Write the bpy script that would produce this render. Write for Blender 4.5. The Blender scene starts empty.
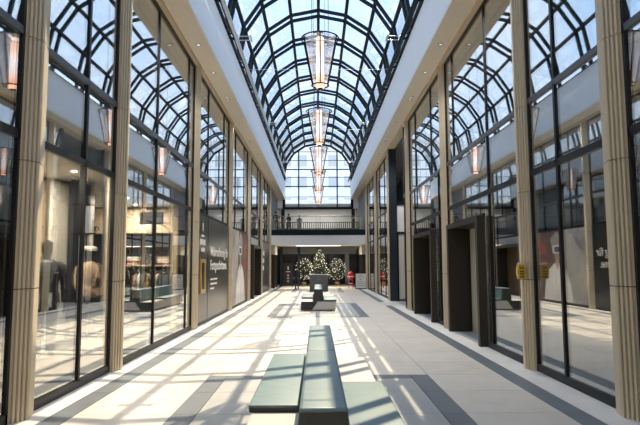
import bpy, bmesh, math, random
from mathutils import Vector, Matrix
random.seed(7)
S = bpy.context.scene
C = S.collection
R = math.radians

# ------------------------------------------------------------------ camera, sky, sun, exposure
CAM_H = 1.9
def _ray(px, py, f=555.0):
    return Vector((px - 320, -(py - 212.5), -f)).normalized()
_y = _ray(317.3, 264.8)
_z = _ray(295.0, -6000.0)
_z = (_z - _y * _z.dot(_y)).normalized()
_x = _y.cross(_z)
cam = bpy.data.cameras.new('camera')
cam.sensor_width = 36.0
cam.lens = 555.0 / 640.0 * 36.0
cam.clip_end = 500
cam_o = bpy.data.objects.new('camera', cam)
cam_o.matrix_world = Matrix.Translation((-0.09, 0, CAM_H)) @ Matrix((_x, _y, _z)).to_4x4()
C.objects.link(cam_o)
S.camera = cam_o

w = bpy.data.worlds.new('sky')
S.world = w
w.use_nodes = True
nt = w.node_tree
nt.nodes.clear()
out = nt.nodes.new('ShaderNodeOutputWorld')
bg = nt.nodes.new('ShaderNodeBackground')
tc = nt.nodes.new('ShaderNodeTexCoord')
sep = nt.nodes.new('ShaderNodeSeparateXYZ')
grad = nt.nodes.new('ShaderNodeValToRGB')
grad.color_ramp.elements[0].position = 0.0
grad.color_ramp.elements[0].color = (0.66, 0.80, 0.98, 1)
grad.color_ramp.elements[1].position = 0.75
grad.color_ramp.elements[1].color = (0.19, 0.42, 0.84, 1)
noise = nt.nodes.new('ShaderNodeTexNoise')
noise.inputs['Scale'].default_value = 2.2
noise.inputs['Detail'].default_value = 3.5
noise.inputs['Roughness'].default_value = 0.62
cl = nt.nodes.new('ShaderNodeValToRGB')
cl.color_ramp.elements[0].position = 0.42
cl.color_ramp.elements[0].color = (0, 0, 0, 1)
cl.color_ramp.elements[1].position = 0.85
cl.color_ramp.elements[1].color = (1, 1, 1, 1)
mx = nt.nodes.new('ShaderNodeMix')
mx.data_type = 'RGBA'
mx.inputs[7].default_value = (0.95, 0.97, 1.0, 1)
nt.links.new(tc.outputs['Generated'], sep.inputs[0])
nt.links.new(sep.outputs['Z'], grad.inputs[0])
nt.links.new(tc.outputs['Generated'], noise.inputs['Vector'])
nt.links.new(noise.outputs['Fac'], cl.inputs[0])
nt.links.new(cl.outputs[0], mx.inputs[0])
nt.links.new(grad.outputs[0], mx.inputs[6])
nt.links.new(mx.outputs[2], bg.inputs['Color'])
bg.inputs['Strength'].default_value = 0.88
nt.links.new(bg.outputs[0], out.inputs[0])

SUN_FROM = Vector((1.3, 6.25, 6.8)).normalized()
sun = bpy.data.lights.new('sun', 'SUN')
sun.energy = 3.4
sun.color = (1.0, 0.80, 0.55)
sun.angle = R(0.27)
sun_o = bpy.data.objects.new('sun', sun)
sun_o.rotation_euler = SUN_FROM.to_track_quat('Z', 'Y').to_euler()
sun_o.location = (20, 60, 60)
C.objects.link(sun_o)

S.view_settings.view_transform = 'Standard'
S.view_settings.look = 'None'
S.view_settings.gamma = 1.0
S.view_settings.use_curve_mapping = False
S.view_settings.exposure = 1.22
cy = S.cycles
cy.max_bounces = 14
cy.diffuse_bounces = 6
cy.glossy_bounces = 6
cy.transmission_bounces = 8
cy.transparent_max_bounces = 40
cy.caustics_reflective = False
cy.caustics_refractive = False
cy.sample_clamp_indirect = 6.0
cy.use_denoising = True

# ------------------------------------------------------------------ materials
M = {}
def mat(name, col, rough=0.5, metal=0.0, var=0.0, scale=6.0, spec=0.5, bump=0.0, emit=None, estr=0.0, stretch=None, coat=0.0):
    if name in M:
        return M[name]
    m = bpy.data.materials.new(name)
    m.use_nodes = True
    n = m.node_tree.nodes
    l = m.node_tree.links
    b = n['Principled BSDF']
    b.inputs['Base Color'].default_value = (*col, 1)
    b.inputs['Roughness'].default_value = rough
    b.inputs['Metallic'].default_value = metal
    b.inputs['Specular IOR Level'].default_value = spec
    b.inputs['Coat Weight'].default_value = coat
    if var > 0 or bump > 0:
        t = n.new('ShaderNodeTexCoord')
        mp = n.new('ShaderNodeMapping')
        if stretch:
            mp.inputs['Scale'].default_value = stretch
        ns = n.new('ShaderNodeTexNoise')
        ns.inputs['Scale'].default_value = scale
        ns.inputs['Detail'].default_value = 5
        oi = n.new('ShaderNodeObjectInfo')
        ad = n.new('ShaderNodeVectorMath')
        ad.operation = 'ADD'
        sc = n.new('ShaderNodeVectorMath')
        sc.operation = 'SCALE'
        sc.inputs[0].default_value = (17, 31, 11)
        l.new(oi.outputs['Random'], sc.inputs['Scale'])
        l.new(t.outputs['Object'], ad.inputs[0])
        l.new(sc.outputs[0], ad.inputs[1])
        l.new(ad.outputs[0], mp.inputs['Vector'])
        l.new(mp.outputs[0], ns.inputs['Vector'])
        if var > 0:
            rp = n.new('ShaderNodeValToRGB')
            rp.color_ramp.elements[0].position = 0.3
            rp.color_ramp.elements[1].position = 0.7
            rp.color_ramp.elements[0].color = (*[c * (1 - var) for c in col], 1)
            rp.color_ramp.elements[1].color = (*[min(1, c * (1 + var)) for c in col], 1)
            l.new(ns.outputs['Fac'], rp.inputs[0])
            hs = n.new('ShaderNodeHueSaturation')
            mr = n.new('ShaderNodeMapRange')
            mr.inputs[3].default_value = 1 - var * 0.6
            mr.inputs[4].default_value = 1 + var * 0.6
            l.new(oi.outputs['Random'], mr.inputs[0])
            l.new(mr.outputs[0], hs.inputs['Value'])
            l.new(rp.outputs[0], hs.inputs['Color'])
            l.new(hs.outputs[0], b.inputs['Base Color'])
        if bump > 0:
            bp = n.new('ShaderNodeBump')
            bp.inputs['Strength'].default_value = bump
            bp.inputs['Distance'].default_value = 0.02
            l.new(ns.outputs['Fac'], bp.inputs['Height'])
            l.new(bp.outputs[0], b.inputs['Normal'])
    if emit:
        b.inputs['Emission Color'].default_value = (*emit, 1)
        b.inputs['Emission Strength'].default_value = estr
    M[name] = m
    return m

def glass(name, r0, tint=(1, 1, 1), white=0.0):
    m = bpy.data.materials.new(name)
    m.use_nodes = True
    n = m.node_tree.nodes
    l = m.node_tree.links
    n.clear()
    o = n.new('ShaderNodeOutputMaterial')
    lw = n.new('ShaderNodeLayerWeight')
    lw.inputs['Blend'].default_value = 0.5
    pw = n.new('ShaderNodeMath')
    pw.operation = 'POWER'
    pw.inputs[1].default_value = 5
    mu = n.new('ShaderNodeMath')
    mu.operation = 'MULTIPLY_ADD'
    mu.inputs[1].default_value = 1 - r0
    mu.inputs[2].default_value = r0
    l.new(lw.outputs['Facing'], pw.inputs[0])
    l.new(pw.outputs[0], mu.inputs[0])
    tr = n.new('ShaderNodeBsdfTransparent')
    tr.inputs[0].default_value = (*tint, 1)
    gl = n.new('ShaderNodeBsdfGlossy')
    gl.inputs['Roughness'].default_value = 0.0
    gl.inputs['Color'].default_value = (0.97, 0.98, 0.98, 1)
    mix = n.new('ShaderNodeMixShader')
    l.new(mu.outputs[0], mix.inputs[0])
    base = tr
    if white > 0:
        df = n.new('ShaderNodeBsdfTranslucent')
        df.inputs[0].default_value = (0.95, 0.95, 0.95, 1)
        d2 = n.new('ShaderNodeBsdfDiffuse')
        d2.inputs[0].default_value = (0.95, 0.95, 0.95, 1)
        m1 = n.new('ShaderNodeMixShader')
        m1.inputs[0].default_value = 0.5
        l.new(df.outputs[0], m1.inputs[1])
        l.new(d2.outputs[0], m1.inputs[2])
        base = n.new('ShaderNodeMixShader')
        base.inputs[0].default_value = white
        l.new(tr.outputs[0], base.inputs[1])
        l.new(m1.outputs[0], base.inputs[2])
    l.new(base.outputs[0], mix.inputs[1])
    l.new(gl.outputs[0], mix.inputs[2])
    l.new(mix.outputs[0], o.inputs[0])
    M[name] = m
    return m

glass('shop_glass', 0.36, (0.96, 0.975, 0.97))
glass('roof_glass', 0.03, (0.97, 0.985, 0.99))
glass('rail_glass', 0.05, (0.95, 0.97, 0.97))
glass('lantern_glass', 0.06, (0.97, 0.97, 0.97), white=0.15)
mat('tile', (0.62, 0.575, 0.505), 0.42, var=0.06, scale=2.5, spec=0.45)
mat('tile_grey', (0.36, 0.37, 0.36), 0.42, var=0.06, scale=2.5, spec=0.45)
mat('tile_dark', (0.125, 0.145, 0.165), 0.45, var=0.10, scale=3, spec=0.4)
mat('tile_edge', (0.74, 0.715, 0.67), 0.42, var=0.05, scale=2.5, spec=0.45)
mat('grout', (0.30, 0.29, 0.27), 0.8)
mat('stone', (0.66, 0.56, 0.40), 0.6, var=0.012, scale=5, spec=0.3, stretch=(1, 1, 0.3))
mat('joint', (0.10, 0.08, 0.06), 0.9)
mat('frame', (0.008, 0.009, 0.011), 0.45, spec=0.3)
mat('frame_grey', (0.06, 0.068, 0.075), 0.4, spec=0.4)
mat('bronze', (0.024, 0.020, 0.014), 0.45, metal=0.2, var=0.08)
mat('steel_dark', (0.008, 0.016, 0.021), 0.6, spec=0.2)
mat('silver', (0.55, 0.57, 0.58), 0.35, metal=0.6)
mat('white_plaster', (0.90, 0.90, 0.885), 0.7, var=0.015, scale=1.5)
mat('soffit', (0.80, 0.745, 0.64), 0.6, var=0.02, scale=2)
mat('spandrel', (0.82, 0.82, 0.80), 0.7)
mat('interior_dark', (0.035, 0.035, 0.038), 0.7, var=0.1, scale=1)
mat('interior_mid', (0.20, 0.19, 0.175), 0.7, var=0.08, scale=1)
mat('interior_warm', (0.55, 0.44, 0.31), 0.6, var=0.06, scale=2, stretch=(1, 1, 0.2))
mat('interior_light', (0.70, 0.66, 0.58), 0.7)
mat('panel_navy', (0.018, 0.024, 0.034), 0.3)
mat('print_black', (0.020, 0.021, 0.021), 0.28, var=0.12, scale=1.2, stretch=(1, 3, 0.25))
mat('white_print', (0.86, 0.86, 0.84), 0.6)
mat('leather', (0.135, 0.215, 0.222), 0.42, var=0.08, scale=4, bump=0.06, spec=0.5, stretch=(1, 3, 1))
mat('bench_dark', (0.018, 0.024, 0.022), 0.5, var=0.06)  # near-black bench tone; on cushions and backrest end it is painted shade
mat('bench_base', (0.52, 0.49, 0.45), 0.45, var=0.05, scale=8)
mat('bench_plinth', (0.25, 0.14, 0.09), 0.4, metal=0.4)
mat('black_gloss', (0.008, 0.008, 0.009), 0.15)
mat('black_matte', (0.02, 0.02, 0.022), 0.6)
mat('suit', (0.10, 0.103, 0.11), 0.85, var=0.12, scale=90)
mat('suit_dark', (0.06, 0.062, 0.068), 0.85, var=0.1, scale=90)
mat('shirt', (0.80, 0.80, 0.80), 0.8)
mat('tan', (0.52, 0.38, 0.25), 0.85, var=0.06, scale=30)
mat('cap_white', (0.80, 0.76, 0.69), 0.8)
mat('skin', (0.55, 0.36, 0.27), 0.6)
mat('hair', (0.02, 0.015, 0.012), 0.6)
mat('navy_cloth', (0.020, 0.023, 0.032), 0.85)
mat('charcoal_cloth', (0.032, 0.032, 0.036), 0.85)
mat('olive_cloth', (0.085, 0.080, 0.055), 0.85)
mat('jeans', (0.045, 0.06, 0.09), 0.85)
mat('gold', (0.62, 0.46, 0.20), 0.35, metal=0.6)
mat('yellow', (0.80, 0.50, 0.05), 0.45)
mat('red', (0.60, 0.02, 0.03), 0.4)
mat('grey_planter', (0.12, 0.115, 0.125), 0.5, var=0.06)
mat('leaf', (0.05, 0.075, 0.03), 0.6, var=0.3, scale=3)
mat('bark', (0.10, 0.07, 0.05), 0.9)
mat('fairy', (1, 0.93, 0.8), 0.4, emit=(1.0, 0.90, 0.72), estr=0.45)
mat('lamp_warm', (1, 0.9, 0.75), 0.4, emit=(1.0, 0.84, 0.62), estr=5.0)
mat('lamp_lens', (0.9, 0.9, 0.85), 0.4, emit=(1.0, 0.93, 0.82), estr=0.35)
mat('lamp_white', (1, 1, 1), 0.4, emit=(1.0, 0.93, 0.82), estr=2.5)
mat('ext_wall', (0.97, 0.95, 0.92), 0.8)
mat('ext_window', (0.62, 0.62, 0.60), 0.3)
mat('ext_ground', (0.45, 0.45, 0.43), 0.9)
mat('poster_red', (0.11, 0.06, 0.052), 0.6, var=0.35, scale=1.5)
mat('poster_grey', (0.42, 0.40, 0.37), 0.6, var=0.15, scale=2)
mat('poster_flower', (0.26, 0.06, 0.055), 0.6, var=0.3, scale=6)
mat('poster_cloth', (0.72, 0.71, 0.68), 0.6, var=0.12, scale=3, stretch=(1, 2, 0.4))
mat('poster_skin', (0.50, 0.33, 0.25), 0.6)
mat('poster_hair', (0.42, 0.38, 0.34), 0.7, var=0.4, scale=14)
mat('brown_panel', (0.10, 0.065, 0.035), 0.5, var=0.1, scale=2)
mat('door_beige', (0.46, 0.42, 0.34), 0.55, var=0.05, scale=1.5, stretch=(1, 4, 0.2))

# lantern tube: warm at both ends, white between (the lamp itself has that colour)
def tube_mat():
    m = bpy.data.materials.new('lantern_tube')
    m.use_nodes = True
    n = m.node_tree.nodes
    l = m.node_tree.links
    b = n['Principled BSDF']
    t = n.new('ShaderNodeTexCoord')
    s = n.new('ShaderNodeSeparateXYZ')
    mr = n.new('ShaderNodeMapRange')
    mr.inputs[1].default_value = 0.0
    mr.inputs[2].default_value = 1.35
    rp = n.new('ShaderNodeValToRGB')
    e = rp.color_ramp.elements
    e[0].position = 0.0
    e[0].color = (1.0, 0.45, 0.28, 1)
    e[1].position = 1.0
    e[1].color = (1.0, 0.70, 0.55, 1)
    for p, c in ((0.12, (1.0, 0.50, 0.34, 1)), (0.30, (1.0, 0.88, 0.86, 1)), (0.52, (1.0, 0.92, 0.95, 1)), (0.70, (1.0, 0.55, 0.40, 1))):
        k = e.new(p)
        k.color = c
    l.new(t.outputs['Object'], s.inputs[0])
    l.new(s.outputs['Z'], mr.inputs[0])
    l.new(mr.outputs[0], rp.inputs[0])
    l.new(rp.outputs[0], b.inputs['Emission Color'])
    b.inputs['Emission Strength'].default_value = 1.0
    b.inputs['Base Color'].default_value = (0.5, 0.4, 0.36, 1)
    M['lantern_tube'] = m
tube_mat()

# ------------------------------------------------------------------ mesh helpers
class MB:
    def __init__(s):
        s.v = []
        s.f = []
    def box(s, a, b):
        x0, y0, z0 = a
        x1, y1, z1 = b
        x0, x1 = min(x0, x1), max(x0, x1)
        y0, y1 = min(y0, y1), max(y0, y1)
        z0, z1 = min(z0, z1), max(z0, z1)
        k = len(s.v)
        s.v += [(x0, y0, z0), (x1, y0, z0), (x1, y1, z0), (x0, y1, z0), (x0, y0, z1), (x1, y0, z1), (x1, y1, z1), (x0, y1, z1)]
        s.f += [tuple(k + i for i in q) for q in ((3, 2, 1, 0), (4, 5, 6, 7), (0, 1, 5, 4), (1, 2, 6, 5), (2, 3, 7, 6), (3, 0, 4, 7))]
        return s
    def prism(s, pts, fn0, fn1):
        """polygon pts mapped by fn0 and fn1 to the two end caps"""
        k = len(s.v)
        n = len(pts)
        s.v += [fn0(p) for p in pts] + [fn1(p) for p in pts]
        s.f += [tuple(k + n - 1 - i for i in range(n)), tuple(k + n + i for i in range(n))]
        for i in range(n):
            j = (i + 1) % n
            s.f.append((k + i, k + j, k + n + j, k + n + i))
        return s
    def bar(s, p, q, wd, dp=None, up=(0, 0, 1)):
        p = Vector(p)
        q = Vector(q)
        dp = dp or wd
        d = (q - p).normalized()
        u = Vector(up)
        if abs(d.dot(u)) > 0.98:
            u = Vector((1, 0, 0))
        a = d.cross(u).normalized() * wd / 2
        b = a.cross(d).normalized() * dp / 2
        k = len(s.v)
        for c in (p, q):
            s.v += [tuple(c - a - b), tuple(c + a - b), tuple(c + a + b), tuple(c - a + b)]
        s.f += [tuple(k + i for i in g) for g in ((3, 2, 1, 0), (4, 5, 6, 7), (0, 1, 5, 4), (1, 2, 6, 5), (2, 3, 7, 6), (3, 0, 4, 7))]
        return s
    def loft(s, rings, cap=True):
        k = len(s.v)
        n = len(rings[0])
        for r in rings:
            s.v += [tuple(p) for p in r]
        for a in range(len(rings) - 1):
            for i in range(n):
                j = (i + 1) % n
                s.f.append((k + a * n + i, k + a * n + j, k + (a + 1) * n + j, k + (a + 1) * n + i))
        if cap:
            s.f.append(tuple(k + n - 1 - i for i in range(n)))
            e = k + (len(rings) - 1) * n
            s.f.append(tuple(e + i for i in range(n)))
        return s
    def tube(s, pts, rad, n=10, cap=True):
        pts = [Vector(p) for p in pts]
        rad = rad if isinstance(rad, (list, tuple)) else [rad] * len(pts)
        rings = []
        for i, p in enumerate(pts):
            d = (pts[min(i + 1, len(pts) - 1)] - pts[max(i - 1, 0)]).normalized()
            u = Vector((0, 1, 0)) if abs(d.y) < 0.9 else Vector((1, 0, 0))
            a = d.cross(u).normalized()
            b = d.cross(a).normalized()
            rings.append([p + (a * math.cos(2 * math.pi * t / n) - b * math.sin(2 * math.pi * t / n)) * rad[i] for t in range(n)])
        return s.loft(rings, cap)
    def lathe(s, prof, n=24, c=(0, 0, 0), sx=1, sy=1, cap=True):
        return s.loft([[(c[0] + r * sx * math.cos(2 * math.pi * t / n), c[1] + r * sy * math.sin(2 * math.pi * t / n), c[2] + z) for t in range(n)] for r, z in prof], cap)
    def torus(s, c, rad, tr, n=28, m=8):
        k = len(s.v)
        for i in range(n):
            a = 2 * math.pi * i / n
            for j in range(m):
                b = 2 * math.pi * j / m
                r = rad + tr * math.cos(b)
                s.v.append((c[0] + r * math.cos(a), c[1] + r * math.sin(a), c[2] + tr * math.sin(b)))
        for i in range(n):
            for j in range(m):
                a, b = i * m + j, i * m + (j + 1) % m
                c2, d = ((i + 1) % n) * m + (j + 1) % m, ((i + 1) % n) * m + j
                s.f.append((k + a, k + d, k + c2, k + b))
        return s
    def mesh(s, name, m, smooth=False, bevel=0.0):
        me = bpy.data.meshes.new(name)
        me.from_pydata(s.v, [], s.f)
        me.materials.append(M[m])
        if bevel > 0:
            bm = bmesh.new()
            bm.from_mesh(me)
            bmesh.ops.recalc_face_normals(bm, faces=bm.faces)
            es = [e for e in bm.edges if len(e.link_faces) == 2 and e.calc_face_angle(0) > 0.5]
            bmesh.ops.bevel(bm, geom=es, offset=bevel, segments=3, affect='EDGES', profile=0.6)
            bm.to_mesh(me)
            bm.free()
        me.update()
        if smooth:
            for p in me.polygons:
                p.use_smooth = True
        return me

def obj(name, data, parent=None, loc=None):
    o = bpy.data.objects.new(name, data)
    C.objects.link(o)
    if parent:
        o.parent = parent
    if loc:
        o.location = loc
    return o
def part(name, mb, m, parent=None, smooth=False, bevel=0.0, loc=None):
    return obj(name, mb.mesh(name, m, smooth, bevel), parent, loc)
def tag(o, label=None, cat=None, group=None, kind=None):
    if label: o['label'] = label
    if cat: o['category'] = cat
    if group: o['group'] = group
    if kind: o['kind'] = kind
    return o
def thing(name, label, cat, loc=(0, 0, 0), group=None, rz=0):
    o = obj(name, None, None, loc)
    o.empty_display_size = 0.2
    o.rotation_euler = (0, 0, rz)
    return tag(o, label, cat, group)
def struct(name, label, loc=(0, 0, 0)):
    o = obj(name, None, None, loc)
    return tag(o, label, kind='structure')
def structm(name, mb, m, label, smooth=False):
    return tag(part(name, mb, m, None, smooth), label, kind='structure')
def copy_tree(o, parent=None):
    c = o.copy()
    C.objects.link(c)
    if parent:
        c.parent = parent
    for ch in list(o.children):
        copy_tree(ch, c)
    return c
def text(name, body, size, m, parent, loc, rot, align='LEFT', extrude=0.003, sx=1.0, spacing=1.0):
    cu = bpy.data.curves.new(name, 'FONT')
    cu.body = body
    cu.size = size
    cu.align_x = align
    cu.extrude = extrude
    cu.space_character = spacing
    cu.resolution_u = 3
    t = bpy.data.objects.new(name, cu)
    C.objects.link(t)
    dg = bpy.context.evaluated_depsgraph_get()
    me = bpy.data.meshes.new_from_object(t.evaluated_get(dg))
    bpy.data.objects.remove(t)
    me.materials.clear()
    me.materials.append(M[m])
    o = obj(name, me, parent, loc)
    o.rotation_euler = rot
    o.scale = (sx, 1, 1)
    return o
def area(name, loc, size, energy, col=(1, 0.9, 0.75), rot=(0, 0, 0), sizey=None, parent=None):
    a = bpy.data.lights.new(name, 'AREA')
    a.energy = energy
    a.color = col
    a.size = size
    if sizey:
        a.shape = 'RECTANGLE'
        a.size_y = sizey
    else:
        a.shape = 'DISK'
    o = bpy.data.objects.new(name, a)
    o.location = loc
    o.rotation_euler = rot
    C.objects.link(o)
    if parent: o.parent = parent
    return o

# ------------------------------------------------------------------ dimensions
GX = 3.83            # shop glass plane on both sides
CX = 0.0            # centre line of the vault
FX = 3.15            # half width between the fascias
Y0, Y1 = -8.0, 53.0  # hall from behind the camera to the gable
YB = 57.0            # far ground wall
ZS = 8.15            # soffit
ZF = 9.80            # top of the fascia
COLS_L = [3.8, 7.12, 10.42, 16.9, 23.6, 30.0, 36.7, 43.5]
COLS_R = [3.8, 7.08, 10.32, 16.8, 23.55, 29.9, 36.6, 43.5]

# ------------------------------------------------------------------ floor
floor = struct('floor', 'pale stone tile floor of the arcade with dark inlaid bands', (-0.07, 0, 0))
mb = MB().box((-9.0, Y0 - 0.5, -0.30), (9.0, YB + 0.3, -0.012))
part('screed', mb, 'grout', floor)
mb = MB().box((-3.12, Y0, -0.012), (3.12, 3.55, 0.0))
part('tile_field', mb, 'tile', floor)['kind'] = 'stuff'
mb = MB()
for s in (-1, 1):
    mb.box((s * 4.0, Y0, -0.012), (s * 9.0, YB, -0.001))
part('shop_floor', mb, 'tile_grey', floor)
J = 0.010
_tiles = {}
def tile(x0, x1, y0, y1, m, name='tile'):
    key = (round(x1 - x0, 3), round(y1 - y0, 3), m)
    if key not in _tiles:
        a, b = (x1 - x0) / 2 - J / 2, (y1 - y0) / 2 - J / 2
        _tiles[key] = MB().box((-a, -b, -0.02), (a, b, 0.0)).mesh(name, m)
    obj(name, _tiles[key], floor, ((x0 + x1) / 2, (y0 + y1) / 2, 0))
MATS = [(2.32, 9.82), (20.4, 27.8), (38.6, 46.0)]
XS = [-3.12, -1.88, -0.627, 0.627, 1.88, 3.12]
grid = [9.82 + 1.25 * k for k in range(-5, 38)]
def breaks(mats):
    ed = [e for m_ in mats for e in m_]
    ys = [y for y in grid if all(abs(y - e) > 0.45 for e in ed)] + [e for e in ed if e > 3.5]
    return sorted(set(round(y, 3) for y in ys))
def rows(ys):
    return [(a, b) for a, b in zip(ys[:-1], ys[1:])]
for x0, x1 in ((XS[0], XS[1]), (XS[4], XS[5])):
    for a, b in rows([round(y, 3) for y in grid]):
        tile(x0, x1, a, b, 'tile')
EB = 0.31
for a, b in rows(breaks(MATS)):
    inm = next((m_ for m_ in MATS if m_[0] - 0.01 <= a and b <= m_[1] + 0.01), None)
    if not inm:
        for i in (1, 2, 3):
            tile(XS[i], XS[i + 1], a, b, 'tile')
        continue
    tile(-1.88, -1.88 + EB, a, b, 'tile_dark', 'dark_strip')
    tile(1.88 - EB, 1.88, a, b, 'tile_dark', 'dark_strip')
    aa, bb = a, b
    if abs(a - inm[0]) < 0.02:
        aa = a + EB
        tile(-1.57, 1.57, a, aa, 'tile_dark', 'dark_strip')
    if abs(b - inm[1]) < 0.02:
        bb = b - EB
        tile(-1.57, 1.57, bb, b, 'tile_dark', 'dark_strip')
    for i in range(3):
        ww = 3.14 / 3
        tile(-1.57 + i * ww, -1.57 + (i + 1) * ww, aa, bb, 'tile_grey')
for k in range(20):
    a = 3.57 + 2.5 * k
    b = a + 2.5
    for s in (-1, 1):
        if s > 0 and 25.2 < a + 1 < 28.6:
            tile(3.12, 4.0, a, b, 'tile')
            continue
        x0, x1 = sorted((s * 3.12, s * 3.42))
        tile(x0, x1, a, b, 'tile_dark', 'dark_strip')
        x0, x1 = sorted((s * 3.42, s * 4.0))
        tile(x0, x1, a, b, 'tile_edge', 'edge_tile')
mb = MB()
for s in (-1, 1):
    mb.box((s * 3.12, Y0, -0.02), (s * 4.0, 3.56, 0.0))
part('edge_field', mb, 'tile_edge', floor)['kind'] = 'stuff'
part('tile_field', MB().box((-4.0, 53.57, -0.02), (4.0, YB, 0)), 'tile', floor)['kind'] = 'stuff'

# ------------------------------------------------------------------ bulkheads: soffit, fascia, roof over the shops
for s, nm in ((-1, 'trim_1'), (1, 'trim_2')):
    side = 'above the mannequin windows' if s < 0 else 'above the dark bronze portals'
    r = struct(nm, 'beige soffit and tall white fascia running ' + side)
    xi = CX + s * FX
    part('soffit', MB().box((xi, Y0, ZS), (s * 4.1, Y1, ZS + 0.05)), 'soffit', r)
    part('fascia', MB().box((xi - s * 0.0, Y0, ZS + 0.05), (xi + s * 0.16, Y1, ZF)), 'white_plaster', r)
    part('fascia_foot', MB().box((xi - s * 0.015, Y0, ZS - 0.02), (xi + s * 0.16, Y1, ZS + 0.07)), 'soffit', r)
    part('roof_slab', MB().box((xi + s * 0.16, Y0, ZS + 0.06), (s * 9.0, Y1, ZS + 0.4)), 'interior_mid', r)
    part('head_band', MB().box((s * 3.72, Y0, ZS - 0.10), (s * 4.05, Y1, ZS + 0.0)), 'stone', r)

# outer shells of the shops
for s, nm in ((-1, 'wall_left'), (1, 'wall_right')):
    r = struct(nm, 'dark rear wall of the shops behind the ' + ('mannequin' if s < 0 else 'portal') + ' windows')
    part('rear_wall', MB().box((s * 9.0, Y0, 0), (s * 9.2, YB, ZS + 0.4)), 'interior_mid', r)
    part('end_wall', MB().box((s * 4.0, Y0 - 0.2, 0), (s * 9.0, Y0, ZS + 0.4)), 'interior_mid', r)
    part('upper_partition', MB().box((s * 6.2, Y0, 4.85), (s * 6.35, Y1, ZS)), 'interior_dark', r)
for s, nm in ((-1, 'ceiling_left'), (1, 'ceiling_right')):
    r = struct(nm, 'floor slab between the shop storeys behind the ' + ('mannequin' if s < 0 else 'portal') + ' windows')
    if s < 0:
        part('slab', MB().box((s * 4.02, Y0, 3.62), (s * 9.0, YB, 4.85)), 'spandrel', r)
    else:
        part('slab', MB().box((s * 4.02, Y0, 3.62), (s * 9.0, 24.6, 4.85)), 'spandrel', r)
        part('slab', MB().box((s * 4.02, 29.35, 3.62), (s * 9.0, YB, 4.85)), 'spandrel', r)
structm('wall_back', MB().box((-4.2, Y0 - 0.2, 0), (4.2, Y0, 14)), 'white_plaster', 'plain white wall closing the near end of the arcade')

# ------------------------------------------------------------------ vaulted glass roof
ceil = struct('ceiling', 'barrel vaulted glass roof on paired dark steel ribs')
RV, ZC, NSEG = 3.3, 10.3, 8
def node(k, r=RV):
    a = math.pi * k / NSEG
    return (CX + r * math.cos(a), ZC + r * math.sin(a))
SP = 2.88
RIBS = [SP * (n + 0.66) for n in range(-3, 18)]
RIBS = [y for y in RIBS if Y0 + 0.4 < y < Y1 - 0.7]
rmb = MB()
path = [(CX + RV, ZF - 0.02)] + [node(k) for k in range(NSEG + 1)] + [(CX - RV, ZF - 0.02)]
hw, dp = 0.060, 0.062
def offs(pth, d):
    res = []
    for i, p in enumerate(pth):
        a = Vector(pth[max(i - 1, 0)])
        b = Vector(pth[min(i + 1, len(pth) - 1)])
        t = (b - a).normalized()
        nrm = Vector((t.y, -t.x))
        res.append((p[0] + nrm.x * d, p[1] + nrm.y * d))
    return res
po, pi_ = offs(path, dp), offs(path, -dp)
rings = [[(o_[0], -hw, o_[1]), (o_[0], hw, o_[1]), (i_[0], hw, i_[1]), (i_[0], -hw, i_[1])] for o_, i_ in zip(po, pi_)]
rib_me = rmb.loft(rings).mesh('rib', 'steel_dark')
for y in RIBS:
    for d in (-0.30, 0.30):
        obj('rib', rib_me, ceil, (0, y + d, 0))
spacer_me = MB().box((-0.05, -0.17, -0.05), (0.05, 0.17, 0.05)).mesh('spacer', 'steel_dark')
ys_all = [Y0] + RIBS + [Y1]
for k in range(NSEG + 1):
    x, z = node(k)
    part('purlin', MB().box((x - 0.07, Y0, z - 0.055), (x + 0.07, Y1, z + 0.05)), 'steel_dark', ceil)
# glass panes, just outside the ribs
_pm = {}
for k in range(NSEG):
    a, b = node(k, RV + 0.13), node(k + 1, RV + 0.13)
    a2, b2 = node(k, RV + 0.15), node(k + 1, RV + 0.15)
    for y0, y1 in zip(ys_all[:-1], ys_all[1:]):
        L = round(y1 - y0, 3)
        if (k, L) not in _pm:
            h = L / 2 - 0.008
            _pm[(k, L)] = MB().prism([a, b, b2, a2], lambda p: (p[0], -h, p[1]), lambda p: (p[0], h, p[1])).mesh('pane', 'roof_glass')
        obj('pane', _pm[(k, L)], ceil, (0, (y0 + y1) / 2, 0))
for s in (-1, 1):
    xi = CX + s * FX
    part('gutter_beam', MB().box((CX + s * (RV + 0.17), Y0, ZF - 0.02), (CX + s * (RV - 0.08), Y1, ZF + 0.10)), 'steel_dark', ceil)
    part('eaves_rail', MB().tube([(CX + s * 2.93, Y0, ZF + 0.12), (CX + s * 2.93, Y1, ZF + 0.12)], 0.065, 10), 'steel_dark' if s > 0 else 'silver', ceil, smooth=True)
    part('lower_rail', MB().box((CX + s * 3.12, Y0, ZF + 0.30), (CX + s * 2.98, Y1, ZF + 0.38)), 'steel_dark', ceil)
    for y in RIBS:
        part('rail_bracket', MB().bar((CX + s * 3.3, y, ZF + 0.2), (CX + s * 2.9, y, ZF + 0.12), 0.05, 0.07).bar((CX + s * 3.3, y, ZF + 0.36), (CX + s * 2.95, y, ZF + 0.34), 0.04, 0.05), 'steel_dark', ceil)
for y in RIBS[3::4]:
    part('tie_cable', MB().tube([(CX - 3.2, y, 10.9), (CX + 3.2, y, 10.9)], 0.009, 6), 'silver', ceil)

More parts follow.
